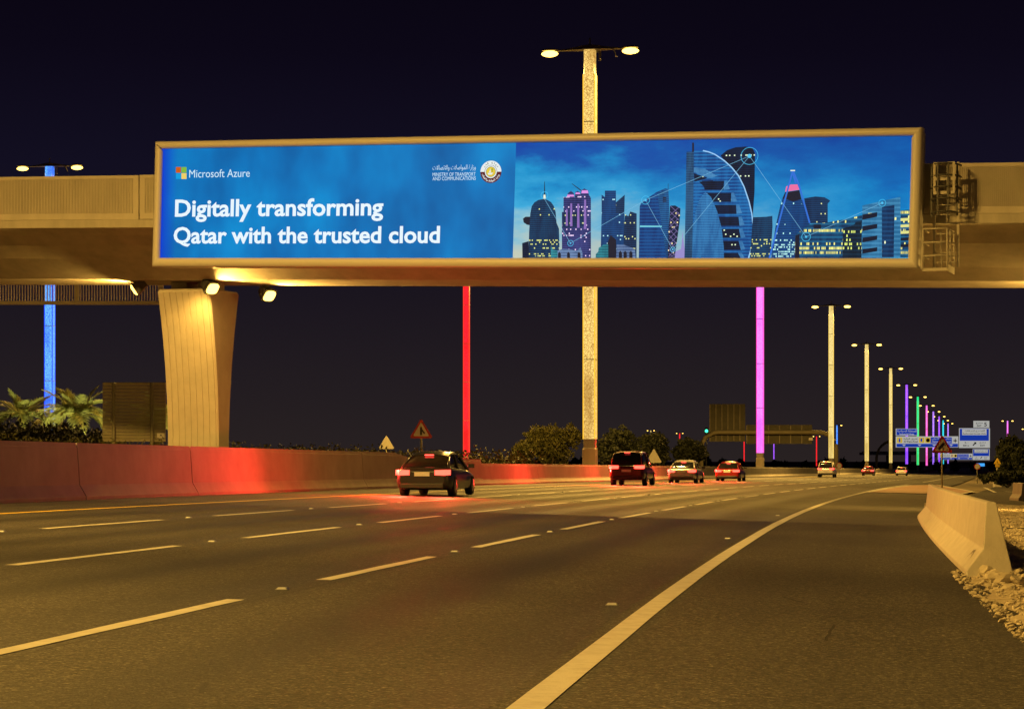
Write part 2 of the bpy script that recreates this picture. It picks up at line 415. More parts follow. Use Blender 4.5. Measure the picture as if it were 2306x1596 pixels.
# ------------------------------------------------------------------ concrete barriers
def sweep(prof, Ys, o_, mat, name, label, cat, group, base=None):
    rings = [[off(Y, o_+a, h) for a, h in prof] for Y in Ys]
    c = off((Ys[0]+Ys[-1])/2, o_)
    b = MB(); b.loft([[p-c for p in r] for r in rings])
    o = b.build(name, mat, None, c); tag(o, label, cat, group)
    return o
TALL = [(0, -.05), (0, .085), (-.17, .37), (-.235, 1.3), (-.25, 1.31), (-.262, 1.42), (-.50, 1.42), (-.53, 1.3), (-.60, .37), (-.78, .085), (-.78, -.05)]
j1 = solve(194, -17.4); j2 = solve(446, -17.4); dj = j2-j1; tj = [j1+dj*k for k in range(-4, 2)]+[81.0]
nm = {-2: 'tall concrete barrier section at the left edge of the view', -1: 'tall concrete barrier section below the dark sign board', 0: 'tall concrete barrier section in front of the bridge pier',
      1: 'tall concrete barrier section right of the bridge pier'}
for kk, (a, bb) in enumerate(zip(tj, tj[1:])):
    if bb < 20: continue
    sweep(TALL, [a+.03+(bb-a-.06)*i/6 for i in range(7)], -17.4, concrete_worn, 'barrier_section', nm.get(kk-4, ['farthest back', 'next to last', 'second', 'first'][min(kk, 3)]+' tall concrete barrier section beyond the left edge of view'), 'barrier', 'tall sections of the median barrier')
# sloped terminal then a lower run
def term(prof, k): return [(a, h if h < .5 else .5+(h-.5)*k) for a, h in prof]
rings = [[off(Y, -17.4+a, h) for a, h in term(TALL, k)] for Y, k in ((81.02, 1), (86, 1), (88.5, .8))]
c = off(84, -17.4); b = MB(); b.loft([[p-c for p in r] for r in rings])
tag(b.build('barrier_section', concrete_worn, None, c), 'short tall barrier section whose top slopes down at its far end', 'barrier', 'tall sections of the median barrier')
LOW = [(a, h*.72) for a, h in TALL]
yy = 88.55; i = 0
lowl = ['low barrier section right behind the nearest dark saloon', 'low barrier section just beyond the nearest dark saloon', 'low barrier section at the foot of the gold lamp column',
        'low barrier section behind the dark red tall car', 'low barrier section behind the silver saloon', 'low barrier section left of the magenta column foot']
while yy < 520:
    L = 14 if yy < 150 else 40
    sweep(LOW if yy > 100 else [(a, h*.86) for a, h in TALL], [yy, yy+L*.25, yy+L*.5, yy+L*.75, yy+L-.02], -17.4, concrete_worn, 'low_barrier_section',
          (lowl[i] if i < len(lowl) else 'distant low concrete barrier section beyond the foot of the magenta column'), 'barrier', 'low sections of the median barrier')
    yy += L; i += 1
# right-hand jersey barrier at the verge (front face kinked, back face straight, raked near end)
def jersey(Ya, Yb, rake, label):
    prof = [(-.33, .0), (-.33, .07), (-.12, .33), (-.06, .86), (-.05, .88), (.06, .88), (.07, .86), (.22, 0)]
    rings = []
    for i in range(7):
        Y = Ya+(Yb-Ya)*i/6; ring = []
        for a, h in prof:
            yy_ = Y-(rake*(1-h/.88)**1.0 if i == 0 else 0)
            ring.append(off(yy_, 3.42+a, h))
        rings.append(ring)
    c = off((Ya+Yb)/2, 3.42); b = MB(); b.loft([[p-c for p in r] for r in rings])
    o = b.build('jersey_barrier', jersey_m, None, c, bevel=.012)
    return tag(o, label, 'barrier', 'jersey barriers at the gravel edge')
jn = jersey(27.6, 37.08, .85, 'nearest pale jersey barrier with a scuffed raked end on the gravel')
jersey(37.12, 47.0, 0, 'second pale jersey barrier, just behind the scuffed one')
jersey(47.04, 57.0, 0, 'farthest pale jersey barrier of the row at the verge')
# dark scuff on its foot: a thin scraped patch following the toe
sc = MB(); scm = surf('tyre_scuff', (.16, .14, .13), (.30, .27, .24), .9, 30, lo=.4, hi=.6)
pv_ = []
for k in range(15):
    a_ = math.pi*(1.05-k/14*1.25); Yc = 28.05-.20*math.cos(a_)*1.6; hc = .12+.13*math.sin(a_)
    for dh in (0, .035+.012*math.sin(k*1.9)):
        h = min(max(hc+dh, .075), .325); o_ = -.33+.21*(h-.07)/.26-.004
        q = off(Yc, 3.42+o_, h+.002)-jn.location; pv_.append((q.x, q.y, q.z))
sc.add(pv_, [(2*k, 2*k+1, 2*k+3, 2*k+2) for k in range(14)])
sc.build('scuff_mark', scm, jn)

# ------------------------------------------------------------------ the bridge
TH = R(19); ct, sn = math.cos(TH), math.sin(TH); BY = 70.0
E1 = Vector((ct, -sn, 0)); E2 = Vector((sn, ct, 0))
def BR(t, n, z): return Vector((t*ct+n*sn, BY-t*sn+n*ct, z))
def tpx(px, n):                     # position along the bridge seen at px in the plane n
    u = (px-CX)/F
    return (u*(BY+n*ct)-n*sn)/(ct+u*sn)
def bz(px, py, n):
    t = tpx(px, n); p = BR(t, n, 0); return t, H+(CY-py)*p.y/F
def line(n, yl, yr, xl=0, xr=2305):
    t0, z0 = bz(xl, yl, n); t1, z1 = bz(xr, yr, n); s = (z1-z0)/(t1-t0)
    return lambda t: z0+s*(t-t0)
top = line(0, 397, 367); rt = line(0, 404.5, 375); rb = line(0, 482.5, 464); gv = line(0, 497, 480.5); fb = line(0, 514, 502)
NS = 4.0
sf = line(NS, 628, 633); 
T0, T1 = -75, 60
bridge = thing('bridge', 'pale concrete road bridge with ribbed parapet spanning the highway behind the billboard', 'bridge', BR(0, 0, 0))
def bl(t, n, z): return BR(t, n, z)-BR(0, 0, 0)
def bsweep(prof, name, mat, t0=T0, t1=T1, par=bridge, seg=2):
    b = MB(); rings = []
    for i in range(seg+1):
        t = t0+(t1-t0)*i/seg
        rings.append([bl(t, n, z(t)) for n, z in prof])
    b.loft(rings); return b.build(name, mat, par)
add = lambda f, d: (lambda t: f(t)+d)
# deck fascia (two courses with a shadow groove)
bsweep([(0, gv), (0, fb), (.55, fb), (.55, gv)], 'fascia', concrete)
# box girder: webs lean in to a narrow soffit
DW = 11.0
bsweep([(.5, add(fb, .25)), (.5, add(fb, .012)), (1.1, add(fb, -.16)), (1.6, add(fb, -.45)), (NS, sf), (DW-NS+.0, sf), (DW-1.6, add(fb, -.45)), (DW-.5, add(fb, .012)), (DW-.5, add(fb, .25))], 'box_girder', concrete, seg=1)
bsweep([(.55, add(gv, .05)), (.55, add(fb, .26)), (DW-.55, add(fb, .26)), (DW-.55, add(gv, .05))], 'deck', concrete)
bsweep([(DW-.5, gv), (DW-.5, fb), (DW, fb), (DW, gv)], 'fascia', concrete)
bsweep([(DW-.18, add(gv, .04)), (DW, add(gv, .04)), (DW, top), (DW-.18, top)], 'far_parapet', concrete)
# ribbed parapet panels, one mesh shared
PL = 7.86; slope = (top(10)-top(0))/10
h_top, h_rt, h_rb = top(0)-gv(0), rt(0)-gv(0), rb(0)-gv(0)
pb = MB(); g2 = .02
def sk_(x, z): return (x, z+slope*x)
def pbox(x0, x1, z0, z1, n0, n1):
    vs = []
    for n in (n0, n1):
        for x, z in ((x0, z0), (x1, z0), (x1, z1), (x0, z1)):
            xx, zz = sk_(x, z); q = E1*xx+E2*n; vs.append((q.x, q.y, zz))
    pb.add(vs, [(0, 1, 2, 3), (7, 6, 5, 4), (0, 4, 5, 1), (1, 5, 6, 2), (2, 6, 7, 3), (3, 7, 4, 0)])
pbox(g2, PL-g2, .015, h_rb, .0, .2)
pbox(g2, PL-g2, h_rt, h_top, .0, .2)
pbox(g2, .22, h_rb, h_rt, .0, .2); pbox(PL-.22, PL-g2, h_rb, h_rt, .0, .2)
pbox(.22, PL-.22, h_rb, h_rt, .045, .2)
x = .26
while x < PL-.26:
    pbox(x, x+.032, h_rb-.001, h_rt+.001, .006, .05); x += .0585
pme = pb.mesh('parapet_panel'); pme.materials.append(paintconc)
tj0 = tpx(313, 0)
k0 = -6
for k in range(k0, 9):
    t = tj0+k*PL
    if t > T1 or t+PL < T0: continue
    o = link('parapet_panel', pme, bridge); o.location = bl(t, 0, gv(t))
# pier: parallel-sided shaft flaring along the road direction at the head
PN = NS+1.8
pt = tpx(447, PN)
pc = BR(pt, PN, 0); base_z = g(pc.x)
ztop = H+(CY-655)*pc.y/F
pier_m = surf('pier_concrete', (.58, .54, .46), (.68, .63, .54), .8, 1.1, .2, 24)
pier = thing('bridge_pier', 'flared concrete bridge pier with vertical grooves, left of the billboard', 'pier', (pc.x, pc.y, base_z), -TH)
HP = ztop-base_z
def pier_ring(h, W):
    f = h/HP; d = .44+.78*max(0, (f-.15)/.85)**2.1
    ww = W+.04*f; r = .05
    return [(-ww+r, -d, h), (ww-r, -d, h), (ww, -d+r, h), (ww, d-r, h), (ww-r, d, h), (-ww+r, d, h), (-ww, d-r, h), (-ww, -d+r, h)], d
W2 = 1.0
b = MB(); hs = [HP*i/16 for i in range(16)]+[HP-.12]
rings = [pier_ring(h, W2)[0] for h in hs]
top_r, _ = pier_ring(HP-.12, W2)
rings.append([(x_*.985, y_*.985, HP-.05) for x_, y_, _z in top_r]); rings.append([(x_*.94, y_*.95, HP) for x_, y_, _z in top_r])
b.loft(rings); shaft = b.build('shaft', pier_m, pier)
# raised ribs between grooves on the front and back face
for face in (-1, 1):
    for i in range(8):
        x0 = -W2+.02+i*(2*W2-.04)/8; x1 = x0+(2*W2-.04)/8-.04
        rr = []
        for h in hs:
            d = pier_ring(h, W2)[1]
            rr.append([(x0, face*(d-.01), h), (x1, face*(d-.01), h), (x1-.006, face*(d+.04), h), (x0+.006, face*(d+.04), h)])
        b = MB(); b.loft(rr); b.build('rib', pier_m, pier)
zs = sf(pt)
bb_ = MB()
for dx in (-.55, .5):
    bb_.box((dx, 0, HP+(zs-ztop)/2), (.62, .9, max(.05, zs-ztop-.01)))
bb_.build('bearing', concrete_worn, pier)

# catwalk railing of the parallel bridge behind (seen under the soffit at far left)
WY = 96.0
walk = thing('walkway_railing', 'slatted metal railing seen under the bridge left of the pier', 'railing', P(180, 660, WY))
def wl(px, py, d=0): return P(px, py, WY+d)-P(180, 660, WY)
def wbox(name, x0, x1, y0, y1, d0, d1, mat):
    a, c = wl(x0, y0), wl(x1, y1)
    m = MB(); m.box(((a.x+c.x)/2, (d0+d1)/2, (a.z+c.z)/2), (abs(c.x-a.x), d1-d0, abs(c.z-a.z))); return m.build(name, mat, walk)
wbox('bottom_rail', -900, 369, 678, 686, -.08, .12, paintconc)
wbox('top_rail', -900, 369, 610, 620, -.08, .12, paintconc)
for px in (-590, -400, -210, -20, 174, 363): wbox('post', px-5.5, px+5.5, 619.9, 683, -.16, -.07, paintconc)
a = wl(0, 612); c = wl(0, 680)
sm_ = MB(); sm_.box((0, .02, (a.z+c.z)/2), (.035, .06, abs(a.z-c.z)-.1)); sme = sm_.mesh('slat'); sme.materials.append(paintconc)
px = -400
while px < 360:
    o = link('slat', sme, walk); o.location = (wl(px, 0).x, 0, 0); px += 6.25
# deck it belongs to
b = MB(); a = wl(-900, 600); c = wl(368, 686)
b.box(((a.x+c.x)/2, 1.4, a.z+.3), (c.x-a.x, 2.4, .3)); b.build('deck', concrete, walk)

# ------------------------------------------------------------------ floodlights under the bridge
lampglass = emis('flood_glass', (1.0, .60, .10), 6)
def spot(name, parent, loc, direction, power, size, blend, radius=.1, color=SODIUM):
    l = bpy.data.lights.new(name, 'SPOT'); l.energy = power; l.spot_size = R(size); l.spot_blend = blend; l.shadow_soft_size = radius; l.color = color
    o = bpy.data.objects.new(name, l); C.objects.link(o); o.parent = parent; o.location = loc
    o.rotation_euler = Vector(direction).to_track_quat('-Z', 'Y').to_euler(); return o
def flood(px, n, face, label, power, drop=.22, pitch=-35, spill=0, sdir=(-.25, .55, -1), sz=120):
    t = tpx(px, n); z = sf(t)
    p = BR(t, n, z-drop)
    f = thing('floodlight', label, 'floodlight', p, -TH, 'floodlights fixed under the bridge')
    # local x = along the bridge; aims to +x (face=1) or -x and a little down towards the viewer
    d = Vector((face*math.cos(R(pitch)), -.35, math.sin(R(pitch)))).normalized()
    M = d.to_track_quat('Y', 'Z').to_matrix()
    b = MB()
    b.loft([[M @ Vector(q) for q in r] for r in (
        [(-.16, -.30, -.12), (.16, -.30, -.12), (.16, -.30, .12), (-.16, -.30, .12)],
        [(-.22, -.05, -.19), (.22, -.05, -.19), (.22, -.05, .19), (-.22, -.05, .19)],
        [(-.26, .16, -.24), (.26, .16, -.24), (.26, .16, .24), (-.26, .16, .24)])])
    b.build('housing', darksteel, f)
    b = MB(); ring = [M @ Vector((.235*math.copysign(abs(math.cos(a))**.6, math.cos(a)), 0, .21*math.copysign(abs(math.sin(a))**.6, math.sin(a)))) for a in [2*math.pi*i/16 for i in range(16)]]
    dd = M @ Vector((0, 1, 0))
    b.loft([[q+dd*.165 for q in ring], [q*.96+dd*.21 for q in ring], [q*.6+dd*.25 for q in ring]])
    b.build('glass', lampglass, f)
    b = MB(); b.box((0, 0, drop/2+.02), (.05, .05, drop-.06)); b.box((0, 0, drop-.03), (.3, .2, .03))
    b.box(M @ Vector((-.27, 0, 0)), (.02, .1, .3), M=M); b.box(M @ Vector((.27, 0, 0)), (.02, .1, .3), M=M)
    b.build('bracket', darksteel, f)
    spot('flood_beam', f, dd*.32, Vector((face, .02, .0)), power, 150, .8, .12)
    if spill: spot('flood_spill', f, (-.15, -.62, -.2), sdir, spill, sz, .9, .15)
    return f
FP = 1900
flood(312, NS+.9, -1, 'dark floodlight under the bridge, left of the pier, turned away', FP)
flood(473, NS+.2, 1, 'lit floodlight on the soffit edge in front of the pier head', FP, pitch=-40, spill=320)
flood(601, NS+2.6, 1, 'lit floodlight under the bridge, right of the pier', FP, .3, pitch=-40)
flood(2470, NS+.9, -1, 'floodlight under the bridge beyond the right edge of view', FP*1.2, spill=5200, sdir=(-.75, -.1, -1), sz=62)

# ------------------------------------------------------------------ street-lamp columns
def column_mat(name, deep, bright, strength=1.0, cells=(9.0, 20.0)):
    """LED-lit perforated wrap: bright cells between darker cut-out lines"""
    m, t, b, o = newmat('lit_column_'+name); L = t.links.new; N = t.nodes.new
    b.inputs['Base Color'].default_value = (.02, .02, .02, 1); b.inputs['Specular IOR Level'].default_value = .1
    tc = N('ShaderNodeTexCoord')
    ns = N('ShaderNodeTexNoise'); ns.inputs['Scale'].default_value = 4; L(tc.outputs['Object'], ns.inputs['Vector'])
    mixv = N('ShaderNodeMix'); mixv.data_type = 'RGBA'; mixv.inputs[0].default_value = .15
    L(tc.outputs['Object'], mixv.inputs[6]); L(ns.outputs['Color'], mixv.inputs[7])
    mp = N('ShaderNodeMapping'); mp.inputs['Scale'].default_value = (.7, .7, .16); L(tc.outputs['Object'], mp.inputs[0])
    n2 = N('ShaderNodeTexNoise'); n2.inputs['Scale'].default_value = 1.6; n2.inputs['Detail'].default_value = 3; L(mp.outputs[0], n2.inputs['Vector'])
    mr2 = N('ShaderNodeMapRange'); mr2.inputs[1].default_value = .34; mr2.inputs[2].default_value = .5; mr2.inputs[3].default_value = .35; mr2.inputs[4].default_value = 1.0; L(n2.outputs[0], mr2.inputs[0])
    vs = []
    for sc_, w0, w1 in ((cells[0], .0, .10), (cells[1], .0, .12)):
        v = N('ShaderNodeTexVoronoi'); v.feature = 'DISTANCE_TO_EDGE'
        v.inputs['Scale'].default_value = sc_; L(mixv.outputs[2], v.inputs['Vector'])
        mr = N('ShaderNodeMapRange'); mr.inputs[1].default_value = w0; mr.inputs[2].default_value = w1; L(v.outputs['Distance'], mr.inputs[0]); vs.append(mr)
    mu = N('ShaderNodeMath'); mu.operation = 'MULTIPLY'; L(vs[0].outputs[0], mu.inputs[0]); L(vs[1].outputs[0], mu.inputs[1])
    m3 = N('ShaderNodeMath'); m3.operation = 'MULTIPLY'; L(mu.outputs[0], m3.inputs[0]); L(mr2.outputs[0], m3.inputs[1])
    mx = N('ShaderNodeMix'); mx.data_type = 'RGBA'; L(m3.outputs[0], mx.inputs[0]); mx.inputs[6].default_value = lin(*deep); mx.inputs[7].default_value = tuple(c*1.35 for c in lin(*bright)[:3])+(1,)
    L(mx.outputs[2], b.inputs['Emission Color']); b.inputs['Emission Strength'].default_value = strength
    return m
COLS = {'warm': column_mat('warm', (176, 126, 52), (255, 216, 122), 1.0, (6.0, 15.0)), 'blue': column_mat('blue', (8, 52, 255), (120, 205, 255)), 'red': column_mat('red', (235, 10, 22), (255, 40, 58)),
        'magenta': column_mat('magenta', (236, 100, 250), (250, 150, 255)), 'pale': column_mat('pale', (196, 160, 72), (250, 226, 148)), 'violet': column_mat('violet', (120, 50, 255), (215, 120, 255)),
        'green': column_mat('green', (10, 215, 110), (60, 240, 160)), 'pink': column_mat('pink', (245, 70, 190), (245, 150, 250)), 'lilac': column_mat('lilac', (130, 70, 255), (225, 165, 255)), 'cyan': column_mat('cyan', (0, 200, 220), (70, 235, 240))}
headglass = emis('luminaire_glass', (1.0, .60, .10), 6)
cap_m = surf('lamp_head_paint', (.16, .15, .13), (.20, .19, .16), .5, 5)
LH = 26.0
EDGE = {k: emis('edge_'+k, lin(*c), 1.25) for k, c in {'warm': (255, 190, 50), 'blue': (20, 60, 255), 'red': (255, 60, 30), 'magenta': (255, 40, 170), 'pale': (240, 200, 90), 'violet': (80, 40, 255), 'green': (150, 220, 60), 'pink': (255, 40, 110), 'lilac': (90, 60, 255), 'cyan': (40, 200, 255)}.items()}
def rrect(wx, wy, r, z, n=4):
    pts = []
    for cx_, cy_, a0 in ((wx-r, wy-r, 0), (-wx+r, wy-r, 90), (-wx+r, -wy+r, 180), (wx-r, -wy+r, 270)):
        for i in range(n): a = R(a0+90*i/(n-1)); pts.append((cx_+r*math.cos(a), cy_+r*math.sin(a), z))
    return pts
def make_lamp():
    r = thing('street_lamp', 'x', 'street lamp')
    b = MB(); b.loft([rrect(.41, .41, .05, -.4), rrect(.41, .41, .05, 1.80), rrect(.37, .37, .05, 1.86)]); b.build('plinth', concrete, r)
    b = MB(); b.loft([rrect(.36, .36, .06, 1.86), rrect(.36, .36, .06, 2.40)]); b.build('lower_sleeve', steel, r)
    b = MB(); b.loft([rrect(.365, .365, .06, 2.40), rrect(.365, .365, .06, LH-1.5), rrect(.33, .33, .06, LH-1.3), rrect(.33, .33, .06, LH)]); b.build('lit_shaft', COLS['warm'], r)
    for sx in (-1, 1):
        for sy in (-1, 1):
            b = MB(); b.box((sx*.352, sy*.352, (2.4+LH-1.5)/2), (.06, .06, LH-3.9)); b.build('edge_light', EDGE['warm'], r)
    b = MB()
    for z_ in (7.2, 12.0, 16.8, 21.6): b.loft([rrect(.372, .372, .06, z_), rrect(.372, .372, .06, z_+.05)])
    b.build('joint_band', steel, r)
    # winged canopy with two arms
    b = MB(); rings = []
    for x_, hz, dy in ((-1.9, .06, .14), (-1.2, .13, .24), (-.4, .26, .36), (0, .30, .38), (.4, .26, .36), (1.2, .13, .24), (1.9, .06, .14)):
        rings.append([(x_, -dy, LH+.02), (x_, dy, LH+.02), (x_, dy*.6, LH+.02+hz), (x_, -dy*.6, LH+.02+hz)])
    b.loft(rings); b.tube([(0, 0, LH+.3), (0, 0, LH+.75)], .05, 6); b.build('canopy', cap_m, r)
    for s_ in (-1, 1):
        b = MB(); b.tube([(s_*1.85, 0, LH+.05), (s_*2.15, -.05, LH+.02)], .07, 6)
        rings = []
        for x_, ww, hh in ((1.95, .12, .10), (2.15, .22, .16), (2.6, .27, .2), (2.95, .2, .14)):
            rings.append([(s_*x_, -ww*.9, LH+.06), (s_*x_, ww*.9, LH+.06), (s_*x_, ww*.6, LH+.06+hh*.6), (s_*x_, -ww*.6, LH+.06+hh*.6)])
        b.loft(rings); h_ = b.build('luminaire', cap_m, r)
        b = MB(); rings = []
        for x_, ww, hh in ((1.98, .06, .06), (2.06, .2, .20), (2.25, .30, .33), (2.5, .33, .38), (2.78, .28, .30), (2.94, .17, .16), (3.0, .05, .05)):
            rings.append([(s_*x_, ww*math.cos(a), LH-.13+hh*.52*math.sin(a)) for a in [2*math.pi*i/10 for i in range(10)]])
        b.loft(rings); b.build('lamp_glass', headglass, h_)
    # camera bracket on one side
    b = MB(); b.box((.62, 0, LH-.35), (.12, .16, .6)); b.box((.52, 0, LH-.1), (.25, .1, .08)); b.build('camera_bracket', cap_m, r)
    b = MB(); b.box((1.55, -.1, LH-.22), (.06, .2, .5), M=Matrix.Rotation(R(-22), 3, 'Y')); b.build('deflector_plate', cap_m, r)
    return r
LAMP = make_lamp()
used = [False]
def setmat(o, m):
    for ch in o.children:
        nm_ = ch.name.split('.')[0]
        if nm_ in ('lit_shaft', 'edge_light'):
            ch.material_slots[0].link = 'OBJECT'; ch.material_slots[0].material = COLS[m] if nm_ == 'lit_shaft' else EDGE[m]
def lamp(x_, y_, col, label, rz=-.21, power=0, group='tall lit lamp columns along the highway', base=None, scale=1):
    o = LAMP if not used[0] else copy_tree(LAMP); used[0] = True
    o.location = (x_, y_, (g(x_)+.2) if base is None else base); o.rotation_euler = (0, 0, rz); o.scale = (scale,)*3
    setmat(o, col); tag(o, label, 'street lamp', group)
    if power:
        for s_ in (-1, 1):
            spot('lamp_light', o, (s_*2.55, 0, LH-.62), (0, 0, -1), power*LAMP_W, 168, .35, .6)
    return o
PW = 60000
def rowlamp(px, Y0, *a, **k):
    p = off(solve(px, -19.4), -19.4); lamp(p.x, p.y, *a, scale=p.y/Y0, base=g(p.x)+.1, **k)
rowlamp(1328, 135, 'warm', 'gold lit lamp column rising above the billboard, tallest in view', power=PW)
lamp(-23.0, 29, 'warm', 'lamp column standing left of the view beside the near barrier', rz=-.15, power=PW)
lamp(-31, -74, 'warm', 'lamp column behind the camera on the median', rz=-.14, power=PW)
for px, Y, c_, lb_ in ((1711, 240, 'magenta', 'bright magenta lit lamp column right of centre, its head hidden by the billboard'),
                       (1871, 345, 'pale', 'pale gold lamp column, first with its head showing right of the bridge span'),
                       (1951, 450, 'pale', 'pale gold lamp column, second shorter one in the receding row'),
                       (2005, 555.5, 'pale', 'pale gold lamp column, third and shortest gold one in the receding row'),
                       (2041, 662, 'violet', 'violet lamp column just right of the three pale gold ones'),
                       (2066, 770, 'green', 'green lamp column in the receding row'),
                       (2086, 875, 'pink', 'pink lamp column next right of the green one'),
                       (2101, 984, 'lilac', 'lilac lamp column next right of the pink one'),
                       (2114, 1095, 'violet', 'small violet lamp column above the red merge sign'),
                       (2123, 1200, 'cyan', 'small cyan lamp column behind the red merge sign'),
                       (2134, 1310, 'lilac', 'smallest lilac lamp column at the far end of the row')):
    rowlamp(px, Y, c_, lb_, power=PW if Y < 500 else 0)
lamp((112-CX)*195/F, 195, 'blue', 'blue lit lamp column at the far left behind the palms', rz=-.14, power=PW, base=.9)
lamp((1050-CX)*278/F, 278, 'red', 'red lit lamp column left of centre under the bridge', rz=-.12, power=PW*.6, base=-1.15)
lamp((2268-CX)*900/F, 900, 'magenta', 'magenta lamp column above the dark tree at far right', rz=-.25, scale=.78)
lamp((2312-CX)*700/F, 700, 'pink', 'lamp column at the right edge of view', rz=-.25, scale=.55)
for px, pt_, pb_, c_, lb_ in ((1675, 985, 1030, 'red', 'tiny red lamp column left of the magenta column'), (1742, 985, 1024, 'violet', 'tiny violet lamp column right of the magenta column'),
                             (1838, 982, 1024, 'red', 'tiny red lamp column below the far sign gantry end'), (1530, 975, 990, 'red', 'tiny red lamp over the dark trees left of the gantry'),
                             (1465, 969, 985, 'pale', 'tiny twin lamp over the dark trees, leftmost of the distant ones'), (1884, 957, 1036, 'blue', 'pale blue lamp column beside the first pale gold one')):
    Yd = 25*F/(1052-pt_)*.55
    q_ = P(px, pt_, Yd); lamp(q_.x, Yd, c_, lb_, rz=-.3, scale=(q_.z-g(q_.x))/LH, group='small distant lamp columns', base=g(q_.x))

# ------------------------------------------------------------------ billboard
BN = -1.25
def fslope():
    t0, z0 = bz(349, 319, BN); t1, z1 = bz(2077, 288, BN); a = (z1-z0)/(t1-t0)
    t0, z0 = bz(344, 602, BN); t1, z1 = bz(2069, 604, BN); c_ = (z1-z0)/(t1-t0)
    return (a+c_)/2
BS = fslope()
EX = (E1+Vector((0, 0, BS))).normalized(); EZ = Vector((0, 0, 1)); EZ = (EZ-EX*EZ.dot(EX)).normalized(); EY = EZ.cross(EX)
ORG = (lambda tz: BR(tz[0], BN, tz[1]))(bz(344, 602, BN))
def Bp(px, py):                    # point of the photograph -> metres on the board face
    d = Vector(((px-CX)/F, 1, (CY-py)/F)); o = Vector((0, 0, H))
    k = (ORG-o).dot(EY)/d.dot(EY); q = o+d*k-ORG
    return q.dot(EX), q.dot(EZ)
board = bpy.data.objects.new('billboard', None); C.objects.link(board)
board.matrix_world = Matrix.Translation(ORG) @ Matrix((EX, EY, EZ)).transposed().to_4x4()
tag(board, 'long backlit blue billboard with skyline picture in a rounded frame, hung on the bridge', 'billboard')
corners_o = [Bp(344, 602), Bp(2069, 604), Bp(2077, 288), Bp(349, 319)]
BW = (corners_o[1][0]+corners_o[2][0])/2; BH = (corners_o[2][1]+corners_o[3][1])/2
ins = [Bp(361, 581.5), Bp(2045, 580.5), Bp(2052, 306), Bp(366.5, 336.5)]
x0i, x1i = (ins[0][0]+ins[3][0])/2, (ins[1][0]+ins[2][0])/2
z0i, z1i = (ins[0][1]+ins[1][1])/2, (ins[2][1]+ins[3][1])/2
# frame: mitred, bullnosed moulding; four sides
def moulding(name, a, c, wdt, inward, outv):
    prof = []   # (across 0..w, depth y)
    for i in range(9):
        a_ = math.pi*i/8; prof.append((wdt*(.5-.5*math.cos(a_)), -.02-.13*math.sin(a_)))
    prof.append((wdt, .30)); prof.append((0, .30))
    rings = []
    for p, sgn in ((a, 1), (c, -1)):
        ring = []
        for s_, y_ in prof:
            q = Vector((p[0], 0, p[1]))+inward*s_+outv*sgn*s_
            ring.append((q.x, y_, q.z))
        rings.append(ring)
    b = MB(); b.loft(rings)
    for i in range(len(b.sm)): b.sm[i] = False
    o = b.build(name, frame_m, board)
    for p in o.data.polygons: p.use_smooth = len(p.vertices) == 4
    m = o.modifiers.new('split', 'EDGE_SPLIT'); m.split_angle = R(40)
    return o
fw = z0i; X_, Z_ = Vector((1, 0, 0)), Vector((0, 0, 1))
fl = x0i; ft = BH-z1i; fr = BW-x1i
moulding('frame_side', (0, 0), (BW, 0), fw, Z_, X_*(fl/fw))
moulding('frame_side', (0, BH), (BW, BH), ft, -Z_, X_*(fl/ft))
moulding('frame_side', (0, 0), (0, BH), fl, X_, Z_*(fw/fl))
moulding('frame_side', (BW, 0), (BW, BH), fr, -X_, -Z_*0+Z_*(fw/fr))
b = MB(); b.box((BW/2, .62, BH/2), (BW-.12, .62, BH-.12)); b.build('casing', surf('casing_grey', (.30, .29, .27), (.36, .35, .32), .6, 2), board)
b = MB()
for x_ in (BW*.08, BW*.3, BW*.52, BW*.74, BW*.94): b.box((x_, 1.08, BH*.35), (.16, .36, .5)); b.box((x_, 1.08, BH*.72), (.16, .36, .3))
b.build('mounting_bracket', darksteel, board)
# print materials
def blue_print():
    m, t, b, o = newmat('print_blue_field'); L = t.links.new; N = t.nodes.new
    b.inputs['Base Color'].default_value = (.004, .004, .004, 1); b.inputs['Roughness'].default_value = .5; b.inputs['Specular IOR Level'].default_value = .06
    tc = N('ShaderNodeTexCoord'); mp = N('ShaderNodeMapping'); mp.inputs['Scale'].default_value = (.55, 1, .30); L(tc.outputs['Object'], mp.inputs[0])
    n = N('ShaderNodeTexNoise'); n.inputs['Scale'].default_value = 1.0; n.inputs['Detail'].default_value = 3; L(mp.outputs[0], n.inputs['Vector'])
    r = N('ShaderNodeValToRGB'); e = r.color_ramp
    e.elements[0].position = .3; e.elements[0].color = lin(0, 90, 158); e.elements[1].position = .7; e.elements[1].color = lin(0, 138, 208)
    x = e.elements.new(.5); x.color = lin(0, 114, 186)
    L(n.outputs[0], r.inputs[0])
    sp_ = N('ShaderNodeSeparateXYZ'); L(tc.outputs['Object'], sp_.inputs[0])
    mr = N('ShaderNodeMapRange'); mr.inputs[1].default_value = x0i; mr.inputs[2].default_value = x0i+.55; L(sp_.outputs['X'], mr.inputs[0])
    mx = N('ShaderNodeMix'); mx.data_type = 'RGBA'; L(mr.outputs[0], mx.inputs[0]); mx.inputs[6].default_value = lin(0, 62, 205); L(r.outputs[0], mx.inputs[7])
    L(mx.outputs[2], b.inputs['Emission Color']); b.inputs['Emission Strength'].default_value = 1
    return m
